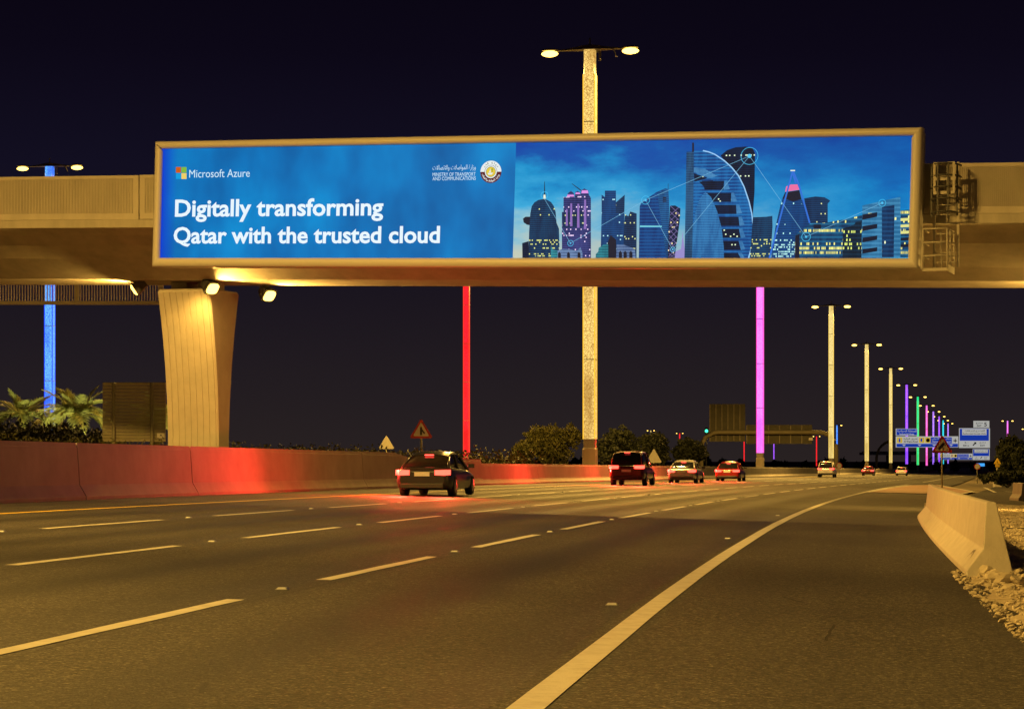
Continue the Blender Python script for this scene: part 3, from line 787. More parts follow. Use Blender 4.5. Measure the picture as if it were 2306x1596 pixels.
def sky_print():
    m, t, b, o = newmat('print_dusk_sky'); L = t.links.new; N = t.nodes.new
    b.inputs['Base Color'].default_value = (.004, .004, .004, 1); b.inputs['Roughness'].default_value = .5; b.inputs['Specular IOR Level'].default_value = .06
    tc = N('ShaderNodeTexCoord'); sp_ = N('ShaderNodeSeparateXYZ'); L(tc.outputs['Object'], sp_.inputs[0])
    xs, _z = Bp(1158, 450)
    fx = N('ShaderNodeMapRange'); fx.inputs[1].default_value = xs; fx.inputs[2].default_value = xs+11; L(sp_.outputs['X'], fx.inputs[0])
    fz = N('ShaderNodeMapRange'); fz.inputs[1].default_value = z0i; fz.inputs[2].default_value = z1i; L(sp_.outputs['Z'], fz.inputs[0])
    mp = N('ShaderNodeMapping'); mp.inputs['Scale'].default_value = (.35, 1, .9); mp.inputs['Rotation'].default_value = (0, R(14), 0); L(tc.outputs['Object'], mp.inputs[0])
    n = N('ShaderNodeTexNoise'); n.inputs['Scale'].default_value = 1.3; n.inputs['Detail'].default_value = 6; n.inputs['Roughness'].default_value = .6; L(mp.outputs[0], n.inputs['Vector'])
    a = N('ShaderNodeMath'); a.operation = 'MULTIPLY_ADD'; a.inputs[1].default_value = .9; a.inputs[2].default_value = -.54; L(n.outputs[0], a.inputs[0])
    a2 = N('ShaderNodeMath'); a2.operation = 'ADD'; L(fz.outputs[0], a2.inputs[0]); L(a.outputs[0], a2.inputs[1])
    rl = N('ShaderNodeValToRGB'); e = rl.color_ramp; e.elements[0].position = 0; e.elements[0].color = lin(196, 204, 186); e.elements[1].position = 1; e.elements[1].color = lin(0, 64, 164)
    for p_, c_ in ((.2, lin(140, 194, 212)), (.40, lin(58, 172, 222)), (.6, lin(14, 146, 206)), (.8, lin(0, 84, 172))): x = e.elements.new(p_); x.color = c_
    L(a2.outputs[0], rl.inputs[0])
    rr = N('ShaderNodeValToRGB'); e = rr.color_ramp; e.elements[0].position = 0; e.elements[0].color = lin(22, 164, 214); e.elements[1].position = 1; e.elements[1].color = lin(0, 68, 156)
    x = e.elements.new(.3); x.color = lin(6, 140, 204); x = e.elements.new(.6); x.color = lin(0, 104, 182)
    L(a2.outputs[0], rr.inputs[0])
    mx = N('ShaderNodeMix'); mx.data_type = 'RGBA'; L(fx.outputs[0], mx.inputs[0]); L(rl.outputs[0], mx.inputs[6]); L(rr.outputs[0], mx.inputs[7])
    L(mx.outputs[2], b.inputs['Emission Color']); b.inputs['Emission Strength'].default_value = 1
    return m
def tower_mat(name, base, base2, lit, wx, wz, dens, seed=0, fade=None, grid=0.0, s=1.3):
    """printed photograph of a tower at dusk: floors and some lit windows"""
    m, t, b, o = newmat('print_tower_'+name); L = t.links.new; N = t.nodes.new
    b.inputs['Base Color'].default_value = (.004, .004, .004, 1); b.inputs['Roughness'].default_value = .5; b.inputs['Specular IOR Level'].default_value = .06
    tc = N('ShaderNodeTexCoord'); mp = N('ShaderNodeMapping'); mp.inputs['Scale'].default_value = (1/wx, 1, 1/wz); mp.inputs['Location'].default_value = (seed*7.3, 0, seed*3.1)
    L(tc.outputs['Object'], mp.inputs[0]); sp_ = N('ShaderNodeSeparateXYZ'); L(mp.outputs[0], sp_.inputs[0])
    so = N('ShaderNodeSeparateXYZ'); L(tc.outputs['Object'], so.inputs[0])
    def fl_(sock):
        q = N('ShaderNodeMath'); q.operation = 'FLOOR'; L(sock, q.inputs[0]); return q
    def fr_(sock):
        q = N('ShaderNodeMath'); q.operation = 'FRACT'; L(sock, q.inputs[0]); return q
    fx, fz = fl_(sp_.outputs['X']), fl_(sp_.outputs['Z'])
    cb = N('ShaderNodeCombineXYZ'); L(fx.outputs[0], cb.inputs[0]); L(fz.outputs[0], cb.inputs[1])
    wn = N('ShaderNodeTexWhiteNoise'); L(cb.outputs[0], wn.inputs['Vector'])
    cz = N('ShaderNodeCombineXYZ'); L(fz.outputs[0], cz.inputs[0]); cz.inputs[1].default_value = 3.7+seed
    wz_ = N('ShaderNodeTexWhiteNoise'); L(cz.outputs[0], wz_.inputs['Vector'])
    ml = N('ShaderNodeMath'); ml.operation = 'MULTIPLY'; L(wn.outputs['Value'], ml.inputs[0]); L(wz_.outputs['Value'], ml.inputs[1])
    gt = N('ShaderNodeMath'); gt.operation = 'GREATER_THAN'; L(ml.outputs[0], gt.inputs[0]); gt.inputs[1].default_value = 1-dens
    if fade:   # (z_low, z_high): more windows lit towards z_low
        mr = N('ShaderNodeMapRange'); mr.inputs[1].default_value = fade[0]; mr.inputs[2].default_value = fade[1]; mr.inputs[3].default_value = 1-dens; mr.inputs[4].default_value = .985
        L(so.outputs['Z'], mr.inputs[0]); L(mr.outputs[0], gt.inputs[1])
    ffx, ffz = fr_(sp_.outputs['X']), fr_(sp_.outputs['Z'])
    wx1 = N('ShaderNodeMath'); wx1.operation = 'LESS_THAN'; L(ffx.outputs[0], wx1.inputs[0]); wx1.inputs[1].default_value = .8
    wz1 = N('ShaderNodeMath'); wz1.operation = 'LESS_THAN'; L(ffz.outputs[0], wz1.inputs[0]); wz1.inputs[1].default_value = .6
    q1 = N('ShaderNodeMath'); q1.operation = 'MULTIPLY'; L(wx1.outputs[0], q1.inputs[0]); L(wz1.outputs[0], q1.inputs[1])
    q2 = N('ShaderNodeMath'); q2.operation = 'MULTIPLY'; L(q1.outputs[0], q2.inputs[0]); L(gt.outputs[0], q2.inputs[1])
    q3 = N('ShaderNodeMath'); q3.operation = 'MULTIPLY'; L(q2.outputs[0], q3.inputs[0]); L(wn.outputs['Value'], q3.inputs[1])
    mb = N('ShaderNodeMix'); mb.data_type = 'RGBA'; mb.inputs[6].default_value = lin(*base); mb.inputs[7].default_value = lin(*base2)
    nn = N('ShaderNodeTexNoise'); nn.inputs['Scale'].default_value = .9; L(tc.outputs['Object'], nn.inputs['Vector'])
    k1 = N('ShaderNodeMath'); k1.operation = 'MULTIPLY_ADD'; L(wz1.outputs[0], k1.inputs[0]); k1.inputs[1].default_value = -.55; L(nn.outputs[0], k1.inputs[2]); k1.use_clamp = True
    k2 = N('ShaderNodeMath'); k2.operation = 'MULTIPLY_ADD'; L(k1.outputs[0], k2.inputs[0]); k2.inputs[1].default_value = 1.6; k2.inputs[2].default_value = .1; k2.use_clamp = True
    ms = N('ShaderNodeMapping'); ms.inputs['Scale'].default_value = (2.6, 1, .55); ms.inputs['Location'].default_value = (seed*1.7, 0, 0); L(tc.outputs['Object'], ms.inputs[0])
    ng = N('ShaderNodeTexNoise'); ng.inputs['Scale'].default_value = 1.4; ng.inputs['Detail'].default_value = 6; ng.inputs['Roughness'].default_value = .7; L(ms.outputs[0], ng.inputs['Vector'])
    k3 = N('ShaderNodeMath'); k3.operation = 'MULTIPLY_ADD'; L(ng.outputs[0], k3.inputs[0]); k3.inputs[1].default_value = 2.4; k3.inputs[2].default_value = -1.15
    k4 = N('ShaderNodeMath'); k4.operation = 'ADD'; k4.use_clamp = True; L(k2.outputs[0], k4.inputs[0]); L(k3.outputs[0], k4.inputs[1])
    L(k4.outputs[0], mb.inputs[0])
    mw = N('ShaderNodeMix'); mw.data_type = 'RGBA'; L(q3.outputs[0], mw.inputs[0]); L(mb.outputs[2], mw.inputs[6])
    mw.inputs[7].default_value = tuple(c*s for c in lin(*lit)[:3])+(1,)
    L(mw.outputs[2], b.inputs['Emission Color']); b.inputs['Emission Strength'].default_value = 1
    return m
layer = [0]
def flat(name, pts, mat, depth, parent, thick=.002):
    """thin printed film: outline given in board metres"""
    y0 = -depth; b = MB()
    b.loft([[(p[0], y0, p[1]) for p in pts], [(p[0], y0-thick, p[1]) for p in pts]])
    return b.build(name, mat, parent)
xs_, _ = Bp(1158, 450); xsb, _ = Bp(1154.5, 585); xs_ = (xs_+xsb)/2
pan = flat('print_panel', [(x0i-.03, z0i-.03), (x1i+.03, z0i-.03), (x1i+.03, z1i+.03), (x0i-.03, z1i+.03)], blue_print(), .0, board)
flat('skyline_sky', [(xs_, z0i-.02), (x1i+.02, z0i-.02), (x1i+.02, z1i+.02), (xs_, z1i+.02)], sky_print(), .004, pan)
R3 = lambda x, y: Bp((1600+x/3.2943)/1.41, (420+y/3.2943)/1.41)
R4 = lambda x, y: Bp((2250+x/3.0747)/1.41, (380+y/3.0747)/1.41)
R1 = lambda x, y: Bp((450+x/2.8825)/1.41, (400+y/2.8825)/1.41)
R2 = lambda x, y: Bp((1250+x/2.8825)/1.41, (420+y/2.8825)/1.41)
def clampz(p): return (min(max(p[0], x0i-.01), x1i+.01), min(max(p[1], z0i-.015), z1i+.015))
def pic(name, pts, mat, d, fn): return flat(name, [clampz(fn(*p)) for p in pts], mat, d, pan, .0015)
zl = z0i
navy = tower_mat('navy', (8, 32, 66), (18, 72, 112), (235, 240, 130), 0.04, 0.06, 0.55, 1, (zl, zl+2.0))
castle = tower_mat('castle', (24, 34, 78), (64, 72, 140), (250, 220, 255), 0.042, 0.062, 0.34, 2)
slate = tower_mat('slate', (10, 46, 92), (18, 78, 138), (180, 235, 240), 0.045, 0.058, 0.34, 3)
slate2 = tower_mat('slate2', (10, 34, 66), (20, 62, 104), (225, 230, 150), 0.04, 0.06, 0.32, 4)
stripe = tower_mat('stripe', (8, 50, 110), (16, 84, 150), (200, 240, 235), .15, .10, .10, 5)
latt = tower_mat('lattice', (6, 22, 48), (22, 44, 82), (245, 225, 170), 0.05, 0.07, 0.34, 6)
office = tower_mat('office', (10, 52, 92), (24, 100, 142), (245, 240, 130), 0.045, 0.13, 0.74, 7)
glassy = tower_mat('glass', (8, 66, 132), (28, 116, 184), (180, 225, 245), .22, .10, .06, 8)
dark9 = tower_mat('dark', (4, 20, 42), (8, 36, 70), (220, 240, 200), 0.05, 0.062, 0.2, 9)
cyanw = tower_mat('cyanwin', (8, 52, 104), (14, 78, 140), (190, 250, 240), 0.04, 0.068, 0.66, 10, (zl, zl+3.0))
lightb = tower_mat('light', (34, 104, 150), (66, 140, 186), (240, 240, 150), 0.06, 0.13, 0.2, 11)
pale = tower_mat('pale_podium', (62, 88, 132), (112, 142, 186), (230, 235, 190), .12, .09, .06, 21); teal = tower_mat('teal_podium', (20, 96, 112), (52, 152, 166), (230, 240, 180), .1, .08, .08, 22); mauve = printed('mauve', (138, 106, 186)); pinkp = printed('pink', (235, 110, 165))
whitel = printed('white_lines', (190, 235, 255)); cyanl = printed('cyan_lines', (70, 195, 245)); glow = printed('glow', (235, 245, 225)); dk = printed('deep', (4, 24, 50)); mid = tower_mat('mid_glass', (30, 96, 156), (84, 156, 208), (190, 225, 240), .09, .04, .04, 26); sail = tower_mat('sail_glass', (10, 70, 132), (58, 140, 200), (180, 225, 240), .08, .05, .03, 23); blk = printed('ink', (6, 14, 26))
arch = printed('arch', (150, 205, 250)); legs = printed('legs', (40, 110, 215))
# towers, left to right
pic('printed_tower', [(190, 1160), (258, 1140), (262, 1338), (192, 1338)], dark9, .008, R3)
pic('printed_tower', [(198, 905), (225, 885), (280, 885), (280, 975), (240, 968), (205, 945)], dk, .008, R3)
pic('printed_tower', [(258, 1338), (262, 1050), (275, 850), (290, 775), (318, 735), (360, 710), (405, 702), (450, 708), (492, 732), (520, 772), (540, 835), (550, 950), (575, 1010), (580, 1200), (562, 1338)], navy, .011, R3)
pic('printed_spire', [(408, 704), (412, 650), (419, 650), (422, 520), (427, 515), (430, 650), (436, 652), (440, 704)], blk, .0135, R3)
pic('printed_lantern', [(412, 700), (414, 655), (434, 655), (438, 700)], glow, .016, R3)
pic('printed_tower', [(605, 1338), (605, 835), (622, 835), (622, 680), (655, 680), (668, 640), (700, 614), (730, 640), (738, 690), (745, 630), (770, 615), (795, 630), (800, 660), (805, 610), (840, 590), (880, 612), (885, 650), (908, 690), (908, 1338)], castle, .008, R3)
pic('printed_crane', [(706, 540), (716, 540), (805, 605), (800, 614)], blk, .011, R3)
for a, c_, d_, e_ in ((645, 805, 668, 980), (690, 745, 716, 985), (763, 750, 790, 1000), (835, 705, 862, 1015)):
    pic('printed_pilaster', [(a, e_), (a+4, c_), (d_-4, c_), (d_, e_)], mauve, .011, R3)
pic('printed_block', [(612, 1000), (612, 840), (830, 830), (835, 985)], slate2, .0095, R3)
for a, c_, d_, e_ in ((658, 655, 735, 675), (745, 632, 797, 650), (808, 610, 882, 640)):
    pic('printed_crown', [(a, e_), (a+6, c_), (d_-6, c_), (d_, e_)], printed('crown_pink', (225, 150, 235)), .011, R3)
pic('printed_tower', [(1010, 1338), (1012, 1180), (1020, 850), (1020, 655), (1055, 680), (1055, 612), (1170, 612), (1170, 735), (1262, 655), (1258, 860), (1250, 1200), (1250, 1338)], slate, .008, R3)
pic('printed_block', [(1172, 735), (1262, 656), (1258, 850), (1170, 850)], slate2, .011, R3)
pic('printed_tower', [(1250, 1338), (1252, 1000), (1264, 860), (1300, 880), (1320, 830), (1387, 852), (1385, 1338)], slate2, .0095, R3)
pic('printed_tower', [(1075, 1338), (1082, 1160), (1115, 1078), (1172, 1125), (1175, 1338)], dk, .011, R3)
pic('printed_podium', [(958, 1338), (960, 1275), (985, 1250), (990, 1210), (1050, 1172), (1090, 1176), (1090, 1338)], teal, .0135, R3)
pic('printed_podium', [(1172, 1338), (1178, 1178), (1260, 1180), (1368, 1222), (1378, 1338)], pale, .0135, R3)
for x_ in (1200, 1250, 1310): pic('printed_opening', [(x_, 1338), (x_, 1260), (x_+16, 1240), (x_+34, 1260), (x_+34, 1338)], dk, .016, R3)
pic('printed_podium', [(490, 1338), (490, 1182), (515, 1232), (555, 1240), (620, 1220), (700, 1226), (760, 1242), (800, 1206), (820, 1260), (820, 1338)], pale, .0135, R3)
pic('printed_podium', [(490, 1338), (492, 1185), (515, 1234), (560, 1240), (560, 1338)], teal, .015, R3)
for x_ in (565, 660, 770): pic('printed_opening', [(x_, 1338), (x_, 1270), (x_+14, 1250), (x_+30, 1270), (x_+30, 1338)], dk, .0175, R3)
pic('printed_tower', [(1408, 1338), (1418, 775), (1440, 735), (1590, 630), (1690, 588), (1718, 600), (1728, 790), (1712, 1338)], stripe, .008, R3)
pic('printed_side_wall', [(1700, 1338), (1650, 1000), (1605, 640), (1690, 588), (1718, 600), (1727, 800), (1712, 1338)], tower_mat('steel_blue', (10, 56, 104), (30, 100, 160), (150, 200, 225), .07, .06, .02, 25), .011, R3)
pic('printed_mast', [(1714, 600), (1714, 540), (1718, 540), (1718, 600)], blk, .008, R3)
for k in range(3): pic('printed_louvre', [(1662, 690+k*19-8), (1698, 690+k*19-10), (1698, 690+k*19+2), (1662, 690+k*19+4)], dk, .0135, R3)
pic('printed_band', [(1420, 992), (1650, 992), (1650, 980), (1420, 978)], printed('band_cyan', (120, 220, 235)), .0135, R3)
pic('printed_tower', [(1712, 1338), (1718, 1050), (1736, 770), (1790, 768), (1845, 800), (1835, 950), (1800, 1200), (1782, 1338)], latt, .0095, R3)
pic('printed_shrine', [(1785, 1338), (1785, 1252), (1850, 1222), (1860, 1130), (1868, 1035), (1876, 1130), (1888, 1222), (1888, 1338)], printed('shrine', (150, 140, 205)), .008, R3)
# lattice diagonals
def seg(name, p, q, wd, mat, d):
    p, q = Vector(p), Vector(q); n = (q-p).normalized(); n = Vector((-n.y, n.x))*wd/2
    return flat(name, [clampz(v) for v in (p+n, q+n, q-n, p-n)][::-1], mat, d, pan, .001)
for k in range(9):
    y_ = 770+k*62
    seg('printed_brace', R3(1738-k*2, y_), R3(1835-k*6, y_+90), .014, printed('brace', (120, 110, 170)), .0125)
    seg('printed_brace', R3(1835-k*6, y_+10), R3(1735-k*2, y_+100), .014, printed('brace', (120, 110, 170)), .0125)
# curved tower with the bright rim
c3 = lambda x, y: ((x/3.2943+1600-2250)*3.0747, (y/3.2943+420-380)*3.0747)     # zoom 3 -> zoom 4 pixels
pic('printed_tower', [(115, 352), (180, 300), (260, 272), (360, 265), (430, 285), (450, 330), (446, 700), (432, 900), (430, 1100), (290, 560), (150, 405)][::-1], dark9, .008, R4)
rim_pts = [c3(1985, 198), c3(2080, 195), (0, 318), (60, 342), (150, 402), (225, 470), (290, 550), (345, 660), (392, 800), (420, 920), (432, 1040), (426, 1180), (408, 1280), (385, 1362)]
pic('printed_tower', [c3(1965, 1338), c3(1980, 700)]+rim_pts, glassy, .011, R4)
inner = [c3(1985, 235), c3(2075, 232), (-8, 352), (50, 378), (135, 432), (205, 500), (265, 575), (318, 680), (360, 810), (386, 925), (396, 1040), (392, 1170), (376, 1280), (352, 1362)]
for k in range(7):
    ya = 600+k*117; xr = (205, 275, 325, 350, 357, 355, 350)[k]; xl = (-40, -10, 55, 95, 120, 130, 138)[k]
    pic('printed_floor', [(xl, ya+88), (xl-25, ya), (xr-55-k*2, ya), (xr-62+k*4, ya+88)], dark9, .0135, R4)
    pic('printed_floor', [(xr-62+k*4, ya+88), (xr-52-k*2, ya), (xr-28, ya), (xr, ya+80)], mid, .0135, R4)
pic('printed_floor', [c3(1985, 370), c3(2100, 385), c3(2240, 465), c3(2140, 480), c3(1985, 420)][::-1], mid, .0135, R4)
pic('printed_floor', [c3(1985, 432), c3(2130, 482), c3(1990, 520)][::-1], dark9, .0135, R4)
pic('printed_floor', [c3(2040, 520), c3(2180, 505), c3(2270, 580), c3(2120, 600)][::-1], dark9, .0138, R4)
pic('printed_sail', [c3(1965, 1338), c3(1972, 1000), c3(2010, 800), c3(2050, 690), c3(2105, 625), c3(2165, 680), c3(2230, 830), c3(2275, 1000), c3(2298, 1200), c3(2300, 1338)], sail, .016, R4)
pic('printed_slab', [(1886, 1338), (1900, 700), (1908, 208), (1985, 205), (1981, 700), (1967, 1338)], tower_mat('slab', (14, 46, 80), (44, 98, 144), (150, 200, 225), .06, .05, .02, 24), .016, R3)
pic('printed_mast', [(1968, 208), (1968, 112), (1986, 112), (1986, 208)], blk, .016, R3)
for (p, q) in zip(rim_pts[1:], rim_pts[2:]): seg('printed_rim', R4(*p), R4(*q), .035, arch, .0145)
pic('printed_tower', [(400, 1362), (430, 955), (560, 950), (620, 940), (622, 1050), (600, 1362)], navy, .0145, R4)
pic('printed_tower', [(930, 770), (1040, 752), (1130, 760), (1185, 792), (1160, 822), (1160, 1010), (985, 1015), (940, 830)][::-1], slate2, .008, R4)
pic('printed_tower', [(605, 1362), (650, 1050), (700, 830), (722, 760), (745, 710), (880, 690), (905, 780), (930, 810), (985, 1010), (985, 1362)], cyanw, .0165, R4)
pic('printed_crown', [(745, 706), (755, 655), (800, 636), (865, 634), (884, 686)], pinkp, .018, R4)
pic('printed_ledge', [(722, 770), (745, 712), (884, 690), (905, 780), (820, 800)], dk, .0172, R4)
for p, q in (((820, 500), (590, 1355)), ((820, 500), (880, 640)), ((880, 640), (985, 1010)), ((815, 505), (850, 625))): seg('printed_leg', R4(*p), R4(*q), .05, legs, .019)
pic('printed_lamp', [(797, 505), (797, 494), (842, 494), (842, 505)], glow, .02, R4)
pic('printed_tower', [(840, 1362), (842, 1130), (980, 1022), (1160, 1005), (1380, 965), (1500, 930), (1492, 1362)], office, .0205, R4)
pic('printed_block', [(1305, 1362), (1310, 1060), (1380, 1045), (1425, 1020), (1435, 1000), (1492, 985), (1490, 1362)], tower_mat('core', (6, 30, 50), (14, 50, 76), (225, 240, 120), 0.045, 0.12, 0.5, 13), .0225, R4)
pic('printed_block', [(1025, 1065), (1025, 1025), (1095, 1025), (1095, 1065)], dk, .0225, R4)
pic('printed_block', [(840, 1362), (845, 1135), (885, 1120), (885, 1362)], dk, .0225, R4)
pic('printed_tower', [(1490, 1356), (1500, 840), (1870, 755), (1870, 1345)], lightb, .0225, R4)
pic('printed_block', [(1690, 1345), (1690, 855), (1812, 835), (1805, 1345)], tower_mat('core2', (8, 44, 84), (20, 72, 120), (235, 245, 200), 0.05, 0.13, 0.36, 14), .0245, R4)
for k in range(4): pic('printed_band', [(1500, 930+k*112), (1645, 905+k*114), (1642, 950+k*112), (1498, 980+k*110)][::-1], dk, .0245, R4)
pic('printed_tower', [(1870, 1345), (1872, 888), (1958, 878), (1956, 1345)], office, .0205, R4)
for k, (ya, mm) in enumerate(((960, 'y'), (1022, 'y'), (1085, 'y'), (1150, 'd'), (1215, 'd'))):
    pic('printed_band', [(1872, ya+32), (1872, ya+5), (1956, ya), (1956, ya+28)], printed('win_yellow', (225, 225, 140)) if mm == 'y' else dk, .0225, R4)
# node graph over the picture
LN = [(R3(425, 700), R3(697, 1162)), (R3(697, 1162), R3(1482, 712)), (R3(1482, 712), R4(398, 358)), (R3(1482, 712), R3(1765, 1228)), (R3(1765, 1228), R4(398, 358)), (R4(398, 358), R4(950, 1145)), (R4(950, 1145), R4(1693, 815))]
for p, q in LN: seg('network_line', p, q, .010, printed('network', (120, 190, 228)), .027)
def ringm(name, c, rx, rz, w_, mat, d, par=None, n=36, a0=0, a1=360):
    b = MB(); y0 = -d; o_ = []; i_ = []
    full = a1-a0 >= 360; m = n if full else n+1
    for k in range(m):
        a = R(a0+(a1-a0)*k/n); o_.append((c[0]+rx*math.cos(a), c[1]+rz*math.sin(a))); i_.append((c[0]+(rx-w_)*math.cos(a), c[1]+(rz-w_)*math.sin(a)))
    vs = [(p[0], y0, p[1]) for p in o_]+[(p[0], y0, p[1]) for p in i_]
    fs = [(k, (k+1) % m, m+(k+1) % m, m+k) for k in range(m if full else m-1)]
    b.add(vs, fs); return b.build(name, mat, par or pan)
def disc(name, c, rx, rz, mat, d, par=None, a0=0, a1=360, n=36):
    pts = [(c[0]+rx*math.cos(R(a0+(a1-a0)*k/n)), c[1]+rz*math.sin(R(a0+(a1-a0)*k/n))) for k in range(n+(0 if a1-a0 >= 360 else 1))]
    return flat(name, pts, mat, d, par or pan, .0008)
for fn, x_, y_, r_, dot in ((R3, 425, 660, 38, 0), (R3, 697, 1162, 32, 8), (R3, 1482, 712, 45, 12), (R3, 1765, 1228, 27, 9), (R4, 398, 358, 85, 20), (R4, 950, 1145, 45, 11), (R4, 1693, 815, 36, 12)):
    c = fn(x_, y_); rr_ = abs(fn(x_+r_, y_)[0]-c[0]); rz_ = abs(fn(x_, y_-r_)[1]-c[1])
    ringm('network_ring', c, rr_, rz_, .014, cyanl, .0275)
    if dot: disc('network_dot', c, rr_*dot/r_, rz_*dot/r_, cyanl, .0272, n=16)
# logo squares
for (xa, ya, xb, yb, col_) in ((313, 378, 359, 430, (205, 92, 22)), (363, 378, 410, 430, (128, 186, 66)), (313, 434, 359, 487, (0, 158, 224)), (363, 434, 410, 487, (238, 208, 104))):
    pic('logo_square', [(xa, yb), (xb, yb), (xb, ya), (xa, ya)], printed('logo%d' % xa+str(ya), col_), .004, R1)
# ---- lettering
FORMS = {'ا': 'FE8D FE8E', 'ب': 'FE8F FE90 FE91 FE92', 'ت': 'FE95 FE96 FE97 FE98', 'ة': 'FE93 FE94', 'ج': 'FE9D FE9E FE9F FEA0', 'ح': 'FEA1 FEA2 FEA3 FEA4', 'خ': 'FEA5 FEA6 FEA7 FEA8', 'د': 'FEA9 FEAA', 'ر': 'FEAD FEAE', 'ز': 'FEAF FEB0',
         'س': 'FEB1 FEB2 FEB3 FEB4', 'ص': 'FEB9 FEBA FEBB FEBC', 'ط': 'FEC1 FEC2 FEC3 FEC4', 'ع': 'FEC9 FECA FECB FECC', 'ف': 'FED1 FED2 FED3 FED4', 'ق': 'FED5 FED6 FED7 FED8', 'ك': 'FED9 FEDA FEDB FEDC', 'ل': 'FEDD FEDE FEDF FEE0',
         'م': 'FEE1 FEE2 FEE3 FEE4', 'ن': 'FEE5 FEE6 FEE7 FEE8', 'ه': 'FEE9 FEEA FEEB FEEC', 'و': 'FEED FEEE', 'ي': 'FEF1 FEF2 FEF3 FEF4'}
def shape(s):
    s = s.replace('لا', '\uffff'); out = []
    fm = lambda c: ['FEFB', 'FEFC'] if c == '\uffff' else (FORMS[c].split() if c in FORMS else None)
    for i, c in enumerate(s):
        f = fm(c)
        if not f: out.append(c); continue
        pf = fm(s[i-1]) if i else None; nf = fm(s[i+1]) if i+1 < len(s) else None
        pj = bool(pf) and len(pf) == 4; nj = bool(nf) and len(f) == 4
        k = 3 if (pj and nj) else 1 if pj else 2 if nj else 0
        out.append(chr(int(f[k], 16)))
    return ''.join(out[::-1])
_dg = None
def text_geo(s, bold=0.0):
    c = bpy.data.curves.new('t', 'FONT'); c.body = s; c.offset = bold; c.resolution_u = 3
    o = bpy.data.objects.new('t', c); C.objects.link(o)
    dg = bpy.context.evaluated_depsgraph_get()
    me = bpy.data.meshes.new_from_object(o.evaluated_get(dg)); C.objects.unlink(o); bpy.data.objects.remove(o); bpy.data.curves.remove(c)
    v = [(p.co.x, p.co.y) for p in me.vertices]; f = [tuple(p.vertices) for p in me.polygons]; bpy.data.meshes.remove(me)
    return v, f
def lettering(name, s, x0, x1, z0, z1, mat, depth, parent, bold=0.0, mapf=None):
    """fit the outlines of s into the rectangle (x0..x1, z0..z1) of the parent's x-z plane"""
    v, f = text_geo(s, bold)
    xa, xb = min(p[0] for p in v), max(p[0] for p in v); ya, yb = min(p[1] for p in v), max(p[1] for p in v)
    b = MB(); b.add([(x0+(p[0]-xa)/(xb-xa)*(x1-x0), -depth, z0+(p[1]-ya)/(yb-ya)*(z1-z0)) for p in v], f)
    me = bpy.data.meshes.new(name); me.from_pydata(b.v, [], b.f); me.update(); me.materials.append(mat)
    return link(name, me, parent)
def print_text(name, s, fn, xa, xb, yt, yb_, mat, bold):
    p, q = fn(xa, yb_), fn(xb, yt); q0 = fn(xa, yt)
    p2 = fn(xb, yb_)
    lettering(name, s, (p[0]+q0[0])/2, (q[0]+p2[0])/2, (p[1]+p2[1])/2, (q[1]+q0[1])/2, mat, .006, pan, bold)
head_m = printed('headline_white', (232, 247, 255)); tx_m = printed('text_white', (205, 235, 250))
print_text('headline_text', 'Digitally transforming', R1, 305, 2210, 665, 877, head_m, .024)
xr2 = ((1250+422/2.8825)-450)*2.8825
print_text('headline_text', 'Qatar with the trusted cloud', R1, 292, xr2, 919, 1105, head_m, .024)
print_text('logo_text', 'Microsoft Azure', R1, 435, 989, 399, 472, tx_m, .0)
print_text('ministry_text', 'MINISTRY OF TRANSPORT', R2, 355, 748, 370, 403, tx_m, .0)
print_text('ministry_text', 'AND COMMUNICATIONS', R2, 355, 750, 408, 441, tx_m, .0)
print_text('ministry_text', shape('وزارة المواصلات والاتصالات'), R2, 355, 750, 300, 356, tx_m, .0)
# emblem
ec = R2(888, 364); er = abs(R2(984, 364)[0]-ec[0]); ez = abs(R2(888, 262)[1]-ec[1])
wht = printed('emblem_white', (228, 236, 236)); mar = printed('emblem_maroon', (88, 18, 38)); yel = printed('emblem_yellow', (228, 202, 62)); grn = printed('emblem_green', (50, 120, 50)); inkm = printed('emblem_ink', (26, 24, 30))
disc('emblem_ring', ec, er, ez, wht, .004, a0=0, a1=180)
disc('emblem_ring', ec, er, ez, mar, .004, a0=180, a1=360)
disc('emblem_disc', ec, er*.60, ez*.60, wht, .0055)
ringm('emblem_circle', ec, er*.60, ez*.60, er*.03, inkm, .0068)
disc('emblem_disc', ec, er*.46, ez*.46, yel, .0072)
ringm('emblem_circle', ec, er*.46, ez*.46, er*.03, inkm, .0085)
def emb(pts, m): flat('emblem_mark', [(ec[0]+er*x_, ec[1]+ez*y_) for x_, y_ in pts], m, .009, pan, .0006)
emb([(-.30, -.10), (-.22, -.26), (.10, -.26), (.24, -.08)], wht); emb([(-.18, -.06), (.0, -.06), (-.04, .30)], wht)
emb([(.10, -.06), (.15, -.06), (.16, .2), (.12, .2)], grn); emb([(.0, .16), (.12, .30), (.28, .16), (.14, .22)], grn)
def arc_text(s, rad, a_mid, step, mat, flip=False):
    for i, ch in enumerate(s):
        if ch == ' ': continue
        v, f = text_geo(ch, .03); cx_ = (min(p[0] for p in v)+max(p[0] for p in v))/2
        a = R(a_mid+(len(s)-1)*step/2*(-1 if flip else 1)-i*step*(-1 if flip else 1)); k = er*.24
        rot = a-math.pi/2 if not flip else a+math.pi/2
        b = MB(); vs = []
        for p in v:
            lx, ly = (p[0]-cx_)*k, (p[1]-.3)*k
            vs.append((ec[0]+rad*er*math.cos(a)+lx*math.cos(rot)-ly*math.sin(rot), -.0056, ec[1]+rad*ez*math.sin(a)+lx*math.sin(rot)+ly*math.cos(rot)))
        me = bpy.data.meshes.new('emblem_letter'); me.from_pydata(vs, [], f); me.update(); me.materials.append(mat); link('emblem_letter', me, pan)
